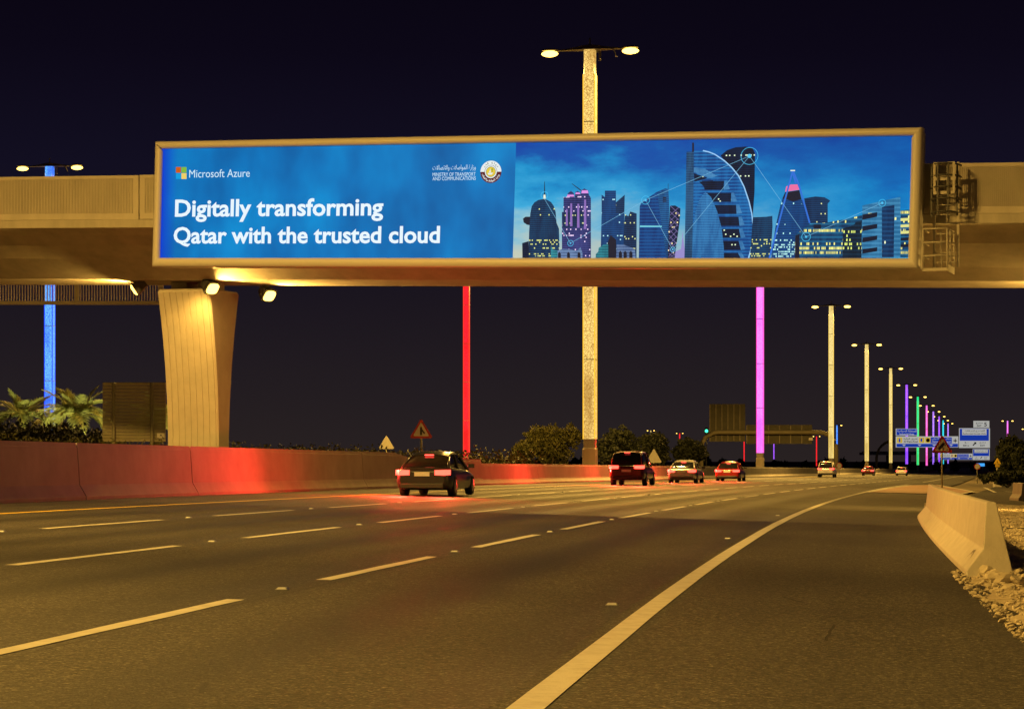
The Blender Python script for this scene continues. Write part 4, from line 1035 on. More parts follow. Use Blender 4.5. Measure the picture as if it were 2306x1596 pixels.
arc_text(shape('دولة قطر'), .80, 90, 15, inkm)
arc_text(shape('وزارة المواصلات والاتصالات'), .80, 270, 6.2, wht, True)

# ------------------------------------------------------------------ inspection ladder and platform at the billboard's right end
LN_ = -.75
lt0 = tpx(2120, LN_); lo_ = BR(lt0, LN_, 0)
lad = thing('access_ladder', 'grey caged access ladder and small platform at the right end of the billboard', 'ladder', lo_, -TH)
def lxz(px, py, n=LN_):
    t = tpx(px, n); p = BR(t, n, 0); return t-lt0, n-LN_, H+(CY-py)*p.y/F
def bar(b, p, q, r=.025): b.tube([p, q], r, 6)
gal = surf('ladder_paint', (.42, .40, .35), (.50, .47, .41), .6, 6)
b = MB()                                         # two stiles
xA, _, zA = lxz(2100, 365); xB, _, zB = lxz(2154, 362); _, _, zb = lxz(2154, 600)
for x_ in (xA, xB): b.box((x_, .25, (zA+zb)/2), (.07, .05, zA-zb))
b.build('stile', gal, lad)
_, _, z_t = lxz(2120, 378); z = zb+.15
while z < z_t:
    b = MB(); bar(b, (xA, .25, z), (xB, .25, z), .016); b.build('rung', gal, lad); z += .28
# upper gate frame
b = MB(); x0, _, z1 = lxz(2105, 372); x1, _, _ = lxz(2153, 372)
for py in (372, 406, 437):
    _, _, zz = lxz(2130, py); b.box(((x0+x1)/2, -.35, zz), (x1-x0, .05, .09))
_, _, zlo = lxz(2130, 437)
for x_ in (x0+.03, x0+.42, x1-.03): b.box((x_, -.35, (z1+zlo)/2), (.07, .045, z1-zlo))
b.build('gate_frame', gal, lad)
# cage hoops
for py in (372, 398, 424, 450, 480):
    _, _, zz = lxz(2130, py); b = MB()
    b.tube([(xA+(xB-xA)*.5+(xB-xA)*.62*math.cos(a), .25-.75*math.sin(a), zz) for a in [math.pi*i/10 for i in range(11)]], .03, 6); b.build('hoop', darksteel, lad)
b = MB()
_, _, zc0 = lxz(2130, 372); _, _, zc1 = lxz(2130, 488)
for a in (30, 70, 110, 150): b.box((xA+(xB-xA)*.5+(xB-xA)*.62*math.cos(R(a)), .25-.75*math.sin(R(a)), (zc0+zc1)/2), (.05, .02, zc0-zc1))
b.build('cage_strap', darksteel, lad)
# basket platform below
bx0, _, bz1 = lxz(2078, 516, LN_-.6); bx1, _, _ = lxz(2132, 516, LN_-.6); _, _, bz0 = lxz(2100, 607, LN_-.6)
for f_ in (0, .33, .66):
    b = MB(); zz = bz1+(bz0-bz1)*f_
    bar(b, (bx0, -.6, zz), (bx1, -.6, zz)); bar(b, (bx1, -.6, zz), (bx1+.05, .45, zz)); bar(b, (bx0, -.6, zz), (bx0, .45, zz)); b.build('guard_rail', gal, lad)
for x_, n_ in ((bx0, -.6), ((bx0+bx1)/2+.02, .42), (bx1, -.6), (bx1+.02, -.1), (bx1+.05, .45)):
    b = MB(); bar(b, (x_, n_, bz0), (x_, n_, bz1), .028); b.build('guard_post', gal, lad)
b = MB(); b.box(((bx0+bx1)/2, -.08, bz0), (bx1-bx0+.05, 1.08, .09)); b.box((bx1+.05, -.08, bz0+.02), (.03, 1.08, .2)); b.build('platform', gal, lad)

# ------------------------------------------------------------------ vegetation
def leaf_cloud(name, blobs, n, size, mat, seed, parent=None, flatten=1.0):
    """many leaf-sized faces spread through overlapping clumps"""
    r = np.random.default_rng(seed); wts = np.array([b[3]*b[4]*b[5] for b in blobs]); wts = wts/wts.sum()
    idx = r.choice(len(blobs), n, p=wts); B = np.array(blobs)[idx]
    d = r.standard_normal((n, 3)); d /= np.linalg.norm(d, axis=1)[:, None]
    rad = r.random(n)**(1/2.2); rad *= 1+.18*np.sin(d[:, 0]*7+d[:, 2]*5+idx)
    c = B[:, :3]+d*rad[:, None]*B[:, 3:6]
    a = r.standard_normal((n, 3)); a /= np.linalg.norm(a, axis=1)[:, None]
    b_ = r.standard_normal((n, 3)); b_ -= a*(a*b_).sum(1)[:, None]; b_ /= np.linalg.norm(b_, axis=1)[:, None]
    s = size*(.5+r.random(n))[:, None]
    V = np.stack([c-a*s, c+b_*s*.45, c+a*s, c-b_*s*.45], 1).reshape(-1, 3)
    Fc = np.arange(4*n).reshape(n, 4)
    me = bpy.data.meshes.new(name); me.from_pydata(V.tolist(), [], Fc.tolist()); me.update(); me.materials.append(mat)
    return link(name, me, parent)
# hedge on the left bank (uncountable shrubs)
rh = random.Random(3)
def row(name, x0, x1, Y, ytop, base, n, size, mat, seed, label, jit=8, dpt=3.0):
    bl_ = []; px = x0
    while px < x1:
        yt = ytop(px)+rh.uniform(-jit, jit); p = P(px, yt, Y); hh = max(.5, (p.z-base)/2)
        bl_.append((p.x, Y+rh.uniform(-dpt, dpt), base+hh, 1.1+rh.random()*.5, 1.3, hh)); px += 26
    o = leaf_cloud(name, bl_, n, size, mat, seed); o['kind'] = 'stuff'; o['label'] = label; return o
row('hedge', -60, 262, 122, lambda x: 948+.07*x, .9, 16000, .11, leaf_d, 1, 'dark green hedge along the bank behind the barrier')
row('ground_cover', -40, 880, 92, lambda x: 978+.036*x, .4, 11000, .07, leaf_y, 2, 'low scrubby plants growing along the top of the barrier', 5, 2)
row('ground_cover', 520, 1180, 125, lambda x: 1000+.02*(x-520), .2, 9000, .10, leaf_y, 5, 'low olive plants on the median right of the pier', 6, 5)
row('treeline', 560, 2320, 820, lambda x: 1030+.006*(x-560)-4*math.sin(x*.021)-3*math.sin(x*.0087), -3, 16000, .9, leaf_d, 8, 'dark far treeline along the horizon', 4, 40)
def shrub(px, py_top, wpx, Y, mat, label, seed, n=7000, size=.16, name='bush', cat='bush', group=None, base=None):
    p = P(px, py_top, Y); bz_ = g(p.x) if base is None else base; hgt = p.z-bz_; wd = wpx*Y/F
    t = thing(name, label, cat, (p.x, Y, bz_), 0, group)
    r_ = random.Random(seed); bl_ = []
    for k in range(9):
        a = r_.uniform(0, 6.28); q = r_.uniform(.1, .75)
        bl_.append((math.cos(a)*q*wd*.42, math.sin(a)*q*wd*.35, hgt*r_.uniform(.35, .74), wd*r_.uniform(.16, .27), wd*.22, hgt*r_.uniform(.18, .27)))
    leaf_cloud('crown', bl_, n, size, mat, seed, t)
    b = MB()
    for k in range(5):
        a = k*1.3; b.tube([(0.06*math.cos(a), .06*math.sin(a), 0), (wd*.1*math.cos(a), wd*.1*math.sin(a), hgt*.3), (wd*.25*math.cos(a), wd*.2*math.sin(a), hgt*.62)], [.09*hgt/4, .06*hgt/4, .02], 5)
    b.build('trunk', trunk_m, t); return t
shrub(1238, 952, 150, 205, leaf_y, 'rounded olive bush left of the gold lamp column', 11, 9000, .17)
shrub(1175, 985, 60, 210, leaf_y, 'small low bush just left of the large olive one', 12, 3000, .15)
for i, (px, yt, wd, Y, lb_) in enumerate(((1385, 955, 130, 300, 'dark tree just right of the gold lamp column'), (1470, 962, 120, 310, 'dark tree beneath the leftmost distant twin lamp'), (1545, 975, 110, 320, 'dark tree beside the green traffic light'))):
    shrub(px, yt, wd, Y, leaf_d, lb_, 30+i, 8000, .24, 'tree', 'tree', 'dark trees beyond the median')
shrub(2272, 966, 92, 185, leaf_d, 'dark tree at the right edge beside the yellow sign', 41, 16000, .16, 'tree', 'tree')
shrub(2318, 985, 80, 176, leaf_d, 'dark tree cut off by the right edge of view', 42, 9000, .16, 'tree', 'tree')
shrub(2268, 1056, 110, 168, leaf_d, 'low dark bush at the foot of the right-hand tree', 43, 7000, .13)
shrub(2215, 1066, 40, 200, leaf_d, 'small dark bush beside the round sign at right', 44, 2500, .13)
# date palms
def frond_mesh(L_, droop, seed):
    r_ = random.Random(seed); b = MB(); pts = []
    for i in range(9):
        s_ = i/8; pts.append(Vector((L_*s_*(1-.12*s_*droop), 0, L_*(.62*s_-.85*droop*s_*s_))))
    b.tube(pts, [.035-.003*i for i in range(9)], 5)
    for i in range(26):
        s_ = .12+.86*i/25; k = s_*8; j = min(int(k), 7); p = pts[j].lerp(pts[j+1], k-j); d = (pts[j+1]-pts[j]).normalized()
        ll = L_*.30*math.sin(math.pi*min(1, s_*.8+.18))*r_.uniform(.8, 1.1)
        for sd in (-1, 1):
            tip = p+d*ll*.72+Vector((0, sd*ll*.62, ll*(.18-.35*r_.random())))
            q = d*.035*L_/2
            m_ = p.lerp(tip, .5)+Vector((0, 0, .03))
            b.add([p-q, m_-q, tip, m_+q, p+q], [(0, 1, 2, 3, 4)])
    me = b.mesh('frond'); me.materials.append(palm_m); return me
FR = [frond_mesh(2.6, .45, 1), frond_mesh(2.5, .75, 2), frond_mesh(2.7, 1.05, 3), frond_mesh(2.3, .2, 4)]
def palm(px, py_c, Y, label, seed, sc_=1.0):
    p = P(px, py_c, Y); gz = g(p.x)+.5
    t = thing('palm_tree', label, 'palm', (p.x, Y, gz), 0, 'young palms on the left bank')
    hh = max(.4, p.z-gz); r_ = random.Random(seed)
    b = MB(); b.tube([(0, 0, -.3), (.02, 0, hh*.5), (0, 0, hh)], [.32, .26, .22], 9); b.build('trunk', trunk_m, t)
    for k in range(30):
        o = link('frond', FR[0 if k > 20 else (1 if k > 10 else 2)] if k < 27 else FR[3], t)
        o.location = (0, 0, hh-.05); o.rotation_euler = (r_.uniform(-.2, .2), r_.uniform(-.25, .25)-(.35 if k > 20 else 0), k*2.399+r_.uniform(-.2, .2)); s_ = sc_*r_.uniform(.85, 1.1); o.scale = (s_, s_, s_)
palm(48, 938, 150, 'young palm at the far left, left of the blue column', 1, 1.0)
palm(172, 936, 148, 'young palm between the blue column and the dark sign board', 2, 1.12)
palm(352, 950, 152, 'young palm half hidden behind the dark sign board', 3, 1.0)
palm(108, 952, 168, 'young palm directly in front of the foot of the blue column', 4, .6)

def uplight(px, Y, label):
    p = P(px, 950, Y); gz = g(p.x)+.6
    t = thing('garden_light', label, 'garden light', (p.x, Y, gz), 0, 'garden lights by the palms')
    b = MB(); b.loft([[(.14*math.cos(i*.785), .14*math.sin(i*.785), z) for i in range(8)] for z in (0, .16)]); b.build('housing', darksteel, t)
    b = MB(); b.loft([[(.11*math.cos(i*.785), .11*math.sin(i*.785), z) for i in range(8)] for z in (.161, .18)]); b.build('lens', emis('garden_lens', (.95, 1.0, .45), 6), t)
    spot('garden_beam', t, (0, 0, .3), (0, .12, 1), 1000, 150, .5, .08, (1.0, .90, .30))
uplight(172, 143.5, 'small garden light glowing under the palm beside the blue column')
uplight(48, 145.5, 'small garden light under the palm at the far left')
uplight(348, 147, 'small garden light under the palm behind the sign board')

# ------------------------------------------------------------------ road signs
def post(b, h0, h1, r=.045, x=0, y=0): b.tube([(x, y, h0), (x, y, h1)], r, 10)
# back of the big sign at left
SY = 95.0
p0 = P(301, 993, SY)
sb = thing('road_sign', 'large dark sign board seen from behind, left of the bridge pier', 'road sign', (p0.x, SY, g(p0.x)+.3))
L_ = lambda px, py: (P(px, py, SY).x-p0.x, P(px, py, SY).z-sb.location.z)
xl, zt = L_(231, 860); xr, zb_ = L_(373, 994)
npk = 18
pk = MB(); hp = (zt-zb_)/npk
pk.loft([[(xl, 0, .0), (xl, .025, .0), (xl, .025, hp-.012), (xl, 0, hp-.012), (xl, -.035, hp-.03), (xl, -.035, hp-.05), (xl, -.008, hp-.055), (xl, -.008, .02)], [(xr, 0, .0), (xr, .025, .0), (xr, .025, hp-.012), (xr, 0, hp-.012), (xr, -.035, hp-.03), (xr, -.035, hp-.05), (xr, -.008, hp-.055), (xr, -.008, .02)]])
pkm = pk.mesh('plank'); pkm.materials.append(green_back)
for i in range(npk): o = link('plank', pkm, sb); o.location = (0, 0, zb_+i*hp)
for px in (257, 343):
    x_, _ = L_(px, 900); b = MB(); post(b, -.8, zt-.02, .075, x_, -.14); b.build('post', post_m, sb)
    for k in range(5):
        b = MB(); b.box((x_, -.05, zb_+.2+k*(zt-zb_-.4)/4), (.2, .05, .05)); b.build('clamp', post_m, sb)
xa, za = L_(354, 975); xb_, zc_ = L_(371, 986)
b = MB(); b.box(((xa+xb_)/2, -.055, (za+zc_)/2), (xb_-xa, .012, za-zc_)); stk = b.build('sticker', white_p, sb)
cx_, cz_ = (xa+xb_)/2, (za+zc_)/2
b = MB(); b.loft([[(cx_-.05, -.062, cz_-.02), (cx_-.01, -.062, cz_+.05), (cx_+.02, -.062, cz_+.05), (cx_+.06, -.062, cz_-.02), (cx_+.03, -.062, cz_-.02), (cx_+.005, -.062, cz_+.015), (cx_-.02, -.062, cz_-.02)], [(cx_-.05, -.064, cz_-.02), (cx_-.01, -.064, cz_+.05), (cx_+.02, -.064, cz_+.05), (cx_+.06, -.064, cz_-.02), (cx_+.03, -.064, cz_-.02), (cx_+.005, -.064, cz_+.015), (cx_-.02, -.064, cz_-.02)]])
b.build('sticker_mark', black_p, stk)
# triangles
def tri(w_, y, s=1.0, r=0.0):
    hgt = w_*.866*s; k = w_/2*s; pts = []
    for cx_, cz_, a0 in ((-k+.06*s*w_, .05*s*w_, 150), (k-.06*s*w_, .05*s*w_, 270), (0, hgt-.07*s*w_, 30)):
        for i in range(4): a = R(a0+120*i/3); pts.append((cx_+.06*s*w_*math.cos(a), y, cz_+.06*s*w_*math.sin(a)))
    return pts
def tri_sign(px, py_t, py_b, wpx, Y, label, kind, base=None, dash=True, facing=1, plate=None):
    p = P(px, py_b, Y); bz_ = (g(p.x)) if base is None else base; w_ = wpx*Y/F; h0 = p.z-bz_
    t = thing('warning_sign', label, 'road sign', (p.x, Y, bz_), .0 if facing == 1 else R(12))
    b = MB(); post(b, 0, h0+w_*.5, .055, 0, .06); b.build('post', post_m, t)
    b = MB(); v = lambda y, s_, dz: [(x_, y, z_+h0+dz) for x_, _, z_ in tri(w_, 0, s_)]
    fc = red_p if facing == 1 and kind != 'works' else (yellow_p if kind == 'works' else surf('sign_back_grey', (.36, .35, .31), (.42, .41, .36), .6, 4))
    b.loft([v(.02, 1, 0), v(0, 1, 0)]); pl = b.build('plate', fc, t)
    if facing == 1:
        b = MB(); b.loft([v(-.002, .70, w_*.095), v(-.004, .70, w_*.095)]); b.build('white_field', white_p if kind != 'works' else yellow_p, pl)
        def glyph(pts, name='symbol'):
            b = MB(); b.loft([[(x_*w_, -.006, h0+z_*w_) for x_, z_ in pts], [(x_*w_, -.009, h0+z_*w_) for x_, z_ in pts]]); b.build(name, black_p, pl)
        if kind == 'left':    # straight road with a joining stem at lower right
            glyph([(-.055, .14), (.045, .14), (.045, .30), (.13, .185), (.185, .225), (.045, .42), (.045, .46), (-.005, .55), (-.055, .46)])
        elif kind == 'right':  # slanted main stem, short joining stem
            glyph([(-.225, .22), (-.135, .13), (.015, .27), (.015, .12), (.065, .12), (.065, .33), (.115, .38), (.115, .49), (.01, .49)])
        else:
            glyph([(-.15, .14), (.15, .14), (.10, .2), (.03, .18), (.06, .36), (.0, .44), (-.05, .36), (-.03, .24), (-.10, .2)])
    if plate:
        b = MB(); b.box((0, 0, h0-.28*w_/.5*.5), (w_*.55, .02, .30*w_/.5*.6)); q = b.build('supplementary_plate', yellow_p, t)
        for k in range(2): b2 = MB(); b2.box((0, -.013, h0-.28*w_/.5*.5+.05*(1-2*k)), (w_*.4, .004, .025)); b2.build('plate_line', black_p, q)
    return t
tri_sign(948, 943, 986, 49, 130, 'red bordered triangular merge sign between the pier and the red column', 'left')
tri_sign(870, 979, 1010, 34, 160, 'back of a grey triangular sign right of the pier', 'back', facing=-1)
tri_sign(1472, 1010, 1041, 35, 186, 'back of a grey triangular sign right of the gold lamp column', 'back', facing=-1, base=-.6)
tri_sign(2121, 979, 1019, 45, 140, 'red bordered triangular merge sign behind the jersey barrier', 'right')
ws = tri_sign(2245, 1023, 1044, 15.5, 174, 'small yellow triangular works sign in front of the dark tree', 'works', plate=True)
pb_ = P(2243, 1094, 174)
b = MB(); b.loft([[(-.32, -.28, 0), (.32, -.28, 0), (.32, .28, 0), (-.32, .28, 0)], [(-.24, -.2, .62), (.24, -.2, .62), (.24, .2, .62), (-.24, .2, .62)]])
tag(b.build('concrete_block', concrete, None, (ws.location.x, 174.0, g(ws.location.x)-.05), .02), 'squat concrete block holding the small yellow works sign', 'concrete block')
p = Gd(2300, 1126)
b = MB(); b.loft([[(-.30, y_, 0), (-.30, y_, .12), (-.18, y_, .30), (-.13, y_, .78), (.13, y_, .78), (.18, y_, .30), (.30, y_, .12), (.30, y_, 0)] for y_ in (-.6, 1.2)])
tag(b.build('concrete_block', concrete, None, (p.x+.1, p.y+.3, p.z-.03), .02), 'short concrete barrier block at the right edge beyond the gravel', 'concrete block')
bpy.data.objects[-1]
def round_sign(px, py, dpx, Y, label, digits):
    p = P(px, py, Y); bz_ = g(p.x); r_ = max(.3, dpx*Y/F/2)
    t = thing('speed_sign', label, 'road sign', (p.x, Y, bz_)); h0 = p.z-bz_
    b = MB(); post(b, 0, h0, .04, 0, .05); b.build('post', post_m, t)
    ci = lambda rr, y: [(rr*math.cos(2*math.pi*i/24), y, h0+rr*math.sin(2*math.pi*i/24)) for i in range(24)]
    b = MB(); b.loft([ci(r_, .02), ci(r_, 0)]); d_ = b.build('disc', red_p, t)
    b = MB(); b.loft([ci(r_*.8, -.003), ci(r_*.8, -.005)]); b.build('white_field', white_p, d_)
    if digits: lettering('number', digits, -r_*.5, r_*.5, h0-r_*.28, h0+r_*.28, black_p, .008, d_, .02)
round_sign(1889, 1048, 14, 345, 'round red bordered sign at the foot of the first pale gold column', None)
round_sign(2200, 1050, 10, 210, 'round sign left of the dark tree at right', None)
# ------------------------------------------------------------------ overhead sign gantries
def arch_pts(x0, x1, zb0, zb1, zt, rad, n=6):
    a = [(x0, 0, zb0), (x0, 0, zt-rad)]+[(x0+rad*(1-math.cos(math.pi/2*i/n)), 0, zt-rad+rad*math.sin(math.pi/2*i/n)) for i in range(1, n+1)]
    if x1 is None: return a
    return a+[(x1-rad*(1-math.cos(math.pi/2*i/n)), 0, zt-rad+rad*math.sin(math.pi/2*i/n)) for i in range(n, -1, -1)]+[(x1, 0, zb1)]
GYb = 420.0
o0 = P(1578, 1040, GYb)
gan = thing('sign_gantry', 'arched sign gantry seen from behind, left of the pale gold columns', 'sign gantry', (o0.x, GYb, g(o0.x)-.3))
gl = lambda px, py: (P(px, py, GYb).x-o0.x, P(px, py, GYb).z-gan.location.z)
x1_, zt_ = gl(1882, 973); gm = surf('gantry_steel', (.20, .18, .12), (.25, .225, .15), .6, .5)
b = MB(); b.tube(arch_pts(0, x1_, 0, 0, zt_, 3.2), .42, 8); b.build('arch', gm, gan)
for (xa, xb, ya, yb, ns) in ((1598, 1679, 909, 994, 6), (1681, 1703, 956, 999, 1), (1705, 1830, 956, 999, 5)):
    for k in range(ns):
        pa = gl(xa+(xb-xa)*k/ns, ya); pb2 = gl(xa+(xb-xa)*(k+1)/ns, yb)
        b = MB(); b.box(((pa[0]+pb2[0])/2, .75, (pa[1]+pb2[1])/2), (pb2[0]-pa[0]-.10, .1, pa[1]-pb2[1])); b.build('panel', surf('gantry_panel_back', (.055, .05, .03), (.08, .075, .045), .6, 1.2), gan)
        b = MB(); b.box((pa[0]+.05, .62, (pa[1]+pb2[1])/2), (.18, .16, pa[1]-pb2[1]-.2)); b.build('stiffener', gm, gan)
pa = gl(1821, 988); b = MB(); b.box((pa[0]+.4, .55, pa[1]), (.75, .05, .5)); b.build('sticker', white_p, gan)

def gantry_front(Y, k, cx0, cy0, label, lit, detail):
    """two blue direction panels on one arm; coordinates given at the size of the nearer gantry"""
    X0 = lambda px: cx0+(px-2016)*k; Y0 = lambda py: cy0+(py-1006)*k
    o0 = P(X0(1973), Y0(1050), Y); t = thing('sign_gantry', label, 'sign gantry', (o0.x, Y, g(o0.x)-.5))
    q = lambda px, py: (P(X0(px), Y0(py), Y).x-o0.x, P(X0(px), Y0(py), Y).z-t.location.z)
    xe, zt = q(2225, 992); b = MB(); b.tube(arch_pts(0, None, 0, 0, zt, q(2012, 0)[0])+[(xe, 0, zt)], q(1976, 0)[0], 8); b.build('arm', gm, t)
    def pnl(name, xa, ya, xb, yb, mat, par=t, d=.6, th=.1):
        (a0, a1), (b0, b1) = q(xa, ya), q(xb, yb); m = MB(); m.box(((a0+b0)/2, -d, (a1+b1)/2), (b0-a0, th, a1-b1)); return m.build(name, mat, par)
    def txt(s, xa, ya, xb, yb, mat, par, d=.78): (a0, a1), (b0, b1) = q(xa, ya), q(xb, yb); lettering('lettering', s, a0, b0, b1, a1, mat, d, par, .015)
    def poly(name, pts, mat, par, d=.75):
        m = MB(); pp = [q(*p) for p in pts]; m.loft([[(x_, -d, z_) for x_, z_ in pp], [(x_, -d-.02, z_) for x_, z_ in pp]]); m.build(name, mat, par)
    # panel edges read from the photograph, rewritten on a 2305 px wide view
    zx = lambda x: 2830/1.41+x/6.782/1.41; zy = lambda y: 1330/1.41+y/6.782/1.41
    def Z(x, y): return zx(x), zy(y)
    A = pnl('direction_panel', *Z(80, 370), *Z(1425, 610), white_p); 
    pnl('blue_field', *Z(95, 530), *Z(1415, 600), lit['b'], A, .68, .05)
    pnl('blue_field', *Z(825, 392), *Z(1285, 520), lit['b'], A, .68, .05)
    T = pnl('top_panel', *Z(80, 205), *Z(545, 355), white_p); pnl('blue_field', *Z(95, 215), *Z(535, 345), lit['b'], T, .68, .05)
    txt(shape('المنطقة الصناعية'), *Z(110, 235), *Z(525, 285), white_p, T); txt('Industrial Area', *Z(160, 300), *Z(470, 345), white_p, T)
    txt(shape('طريق الوكرة'), *Z(245, 405), *Z(545, 450), black_p, A); txt('Al Wakra Road', *Z(250, 465), *Z(550, 505), black_p, A)
    txt(shape('مطار حمد الدولي'), *Z(850, 405), *Z(1275, 450), white_p, A); txt('Hamad Int\'l Airport', *Z(860, 465), *Z(1270, 510), white_p, A)
    for xa in (105, 580, 712): pnl('emblem_tile', *Z(xa, 395), *Z(xa+115, 512), yellow_p, A, .68, .05)
    poly('tile_mark', [Z(150, 500), Z(140, 450), Z(160, 402), Z(178, 450), Z(170, 500)], lit['b'], A, .72); poly('tile_mark', [Z(620, 495), Z(605, 450), Z(625, 410), Z(650, 420), Z(645, 480)], lit['b'], A, .72)
    (c0, c1) = q(*Z(770, 455)); rr = q(*Z(812, 0))[0]-c0; m = MB(); m.loft([[(c0+rr*math.cos(i*.524), -.71, c1+rr*math.sin(i*.524)) for i in range(12)], [(c0+rr*math.cos(i*.524), -.73, c1+rr*math.sin(i*.524)) for i in range(12)]]); m.build('tile_mark', surf('tile_ochre', (.45, .28, .02), None, .5), A)
    poly('plane_symbol', [Z(1350, 510), Z(1352, 480), Z(1310, 468), Z(1310, 460), Z(1350, 450), Z(1351, 420), Z(1357, 412), Z(1363, 420), Z(1363, 450), Z(1400, 460), Z(1400, 468), Z(1362, 480), Z(1363, 510)], black_p, A)
    for xa in (255, 590, 905, 1270): poly('arrow', [Z(xa-42, 545), Z(xa+42, 545), Z(xa, 582)][::-1], white_p, A, .74)
    Bp_ = pnl('direction_panel', *Z(1440, 195), *Z(2105, 620), white_p)
    pnl('blue_field', *Z(1455, 210), *Z(2080, 465), lit['b'], Bp_, .68, .05); n_ = pnl('notice_panel', *Z(1505, 215), *Z(2030, 345), white_p, t, .74, .04)
    txt(shape('للمصرح لهم فقط'), *Z(1560, 232), *Z(1990, 280), black_p, n_, .8); txt('Authorised Access Only', *Z(1515, 298), *Z(2015, 335), black_p, n_, .8)
    txt(shape('مخرج'), *Z(1880, 490), *Z(2015, 530), black_p, Bp_); txt('EXIT', *Z(1895, 550), *Z(1995, 588), black_p, Bp_); txt('٤٠٠', *Z(1560, 490), *Z(1650, 520), black_p, Bp_); txt('400 m', *Z(1520, 550), *Z(1655, 588), black_p, Bp_)
    poly('arrow', [Z(1728, 560), Z(1745, 575), Z(1790, 530), Z(1805, 545), Z(1808, 498), Z(1755, 500), Z(1772, 515)], black_p, Bp_)
    if detail:
        E_ = pnl('exit_panel', *Z(1750, 38), *Z(2092, 182), white_p); txt('5', *Z(1978, 72), *Z(2035, 158), black_p, E_); txt(shape('مخرج'), *Z(1800, 70), *Z(1945, 110), black_p, E_); txt('EXIT', *Z(1825, 125), *Z(1920, 165), black_p, E_)
    return t
# retro-reflective sheet on these overhead panels; lamplight put in as emission, no lamps
def glow_sheet(name, c, s):
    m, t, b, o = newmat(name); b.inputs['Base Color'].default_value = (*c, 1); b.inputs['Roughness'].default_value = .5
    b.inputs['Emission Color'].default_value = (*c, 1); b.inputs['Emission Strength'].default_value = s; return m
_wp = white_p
white_p = glow_sheet('glow_white_sheet', (.62, .62, .58), .62); blue_l = glow_sheet('glow_blue_sheet', (.010, .045, .42), .75); _yp = yellow_p; yellow_p = glow_sheet('glow_yellow_sheet', (.72, .50, .05), .7)
gantry_front(600, 1.0, 2016, 1006, 'near blue overhead direction signs with an exit panel on top', {'b': blue_l}, True)
gantry_front(1150, .55, 2111, 1034, 'smaller blue overhead direction signs behind the red merge sign', {'b': blue_l}, False)
white_p = _wp; yellow_p = _yp
# traffic signal with green aspect
ty = 430.0; p = P(1590, 1035, ty)
tl = thing('traffic_light', 'traffic light showing green beside the sign gantry', 'traffic light', (p.x, ty, g(p.x)))
hz = P(1590, 974, ty).z-g(p.x); b = MB(); post(b, 0, hz+.8, .09); b.build('pole', darksteel, tl)
greenl = emis('green_signal', (.05, 1.0, .45), 3)
for dz in (.55, -.55):
    b = MB(); b.box((0, -.16, hz+dz), (.5, .2, .95)); hd_ = b.build('signal_head', darksteel, tl)
    b = MB(); b.loft([[(.3*math.cos(i*.524), -.28, hz+dz-.2+.3*math.sin(i*.524)) for i in range(12)], [(.2*math.cos(i*.524), -.34, hz+dz-.2+.2*math.sin(i*.524)) for i in range(12)]]); b.build('green_lens', greenl, hd_)
# far overpasses crossing the highway
for (xa, xb, ya, yb, Y, lb_) in ((1940, 2062, 1018, 1024, 1250, 'thin far overpass behind the violet column'), (2090, 2290, 1050, 1054, 1500, 'pale farthest overpass low on the horizon')):
    a, c = P(xa, ya, Y), P(xb, yb, Y); t = thing('overpass', lb_, 'bridge', ((a.x+c.x)/2, Y, 0))
    b = MB(); b.box((0, 4, (a.z+c.z)/2), (c.x-a.x, 10, a.z-c.z)); b.build('deck', paintconc, t)
    b = MB(); b.box((0, -1.2, a.z+.3), (c.x-a.x, .3, .6)); b.build('parapet', paintconc, t)
    for f_ in (-.4, 0, .4):
        b = MB(); zb2 = g(a.x)-.5; b.box(((c.x-a.x)*f_, 4, (c.z+zb2)/2-.05), (1.6, 2, c.z-zb2-.1)); b.build('pier', concrete, t)
# blue service sign far right
p = P(2207, 1046, 700); t = thing('service_sign', 'small glowing light blue sign low beside the right-hand tree', 'sign', (p.x, 700, g(p.x)))
b = MB(); b.box((0, 0, p.z-t.location.z), (2.6, .2, .95)); b.build('face', emis('service_blue', lin(70, 170, 255), 1.0), t)
b = MB(); post(b, 0, p.z-t.location.z-.4, .1, -.8, .2); post(b, 0, p.z-t.location.z-.4, .1, .8, .2); b.build('post', darksteel, t)

# ------------------------------------------------------------------ cars at rest in the far lanes (the photo's red light)
tail_m = emis('tail_lamp', (1.0, .05, .03), 6)
brake_m = emis('high_brake_lamp', (1.0, .06, .04), 6)
glass_c = surf('car_glass', (.012, .013, .015), None, .08)
tyre_m = surf('tyre', (.018, .018, .018), None, .85); rim_m = surf('alloy', (.45, .45, .45), None, .3, metal=.8); plate_m = surf('plate_white', (.7, .7, .7), None, .5); trim_m = surf('car_trim', (.02, .02, .02), None, .5)
def paint(name, c):
    m, t, b, o = newmat('car_paint_'+name); b.inputs['Base Color'].default_value = (*c, 1); b.inputs['Roughness'].default_value = .28; b.inputs['Coat Weight'].default_value = .6; b.inputs['Metallic'].default_value = .2; return m
PAINT = {'red': paint('red', (.30, .012, .012)), 'white': paint('white', (.62, .62, .62)), 'silver': paint('silver', (.34, .34, .35)), 'dark': paint('dark', (.03, .03, .035)), 'maroon': paint('maroon', (.13, .012, .014))}
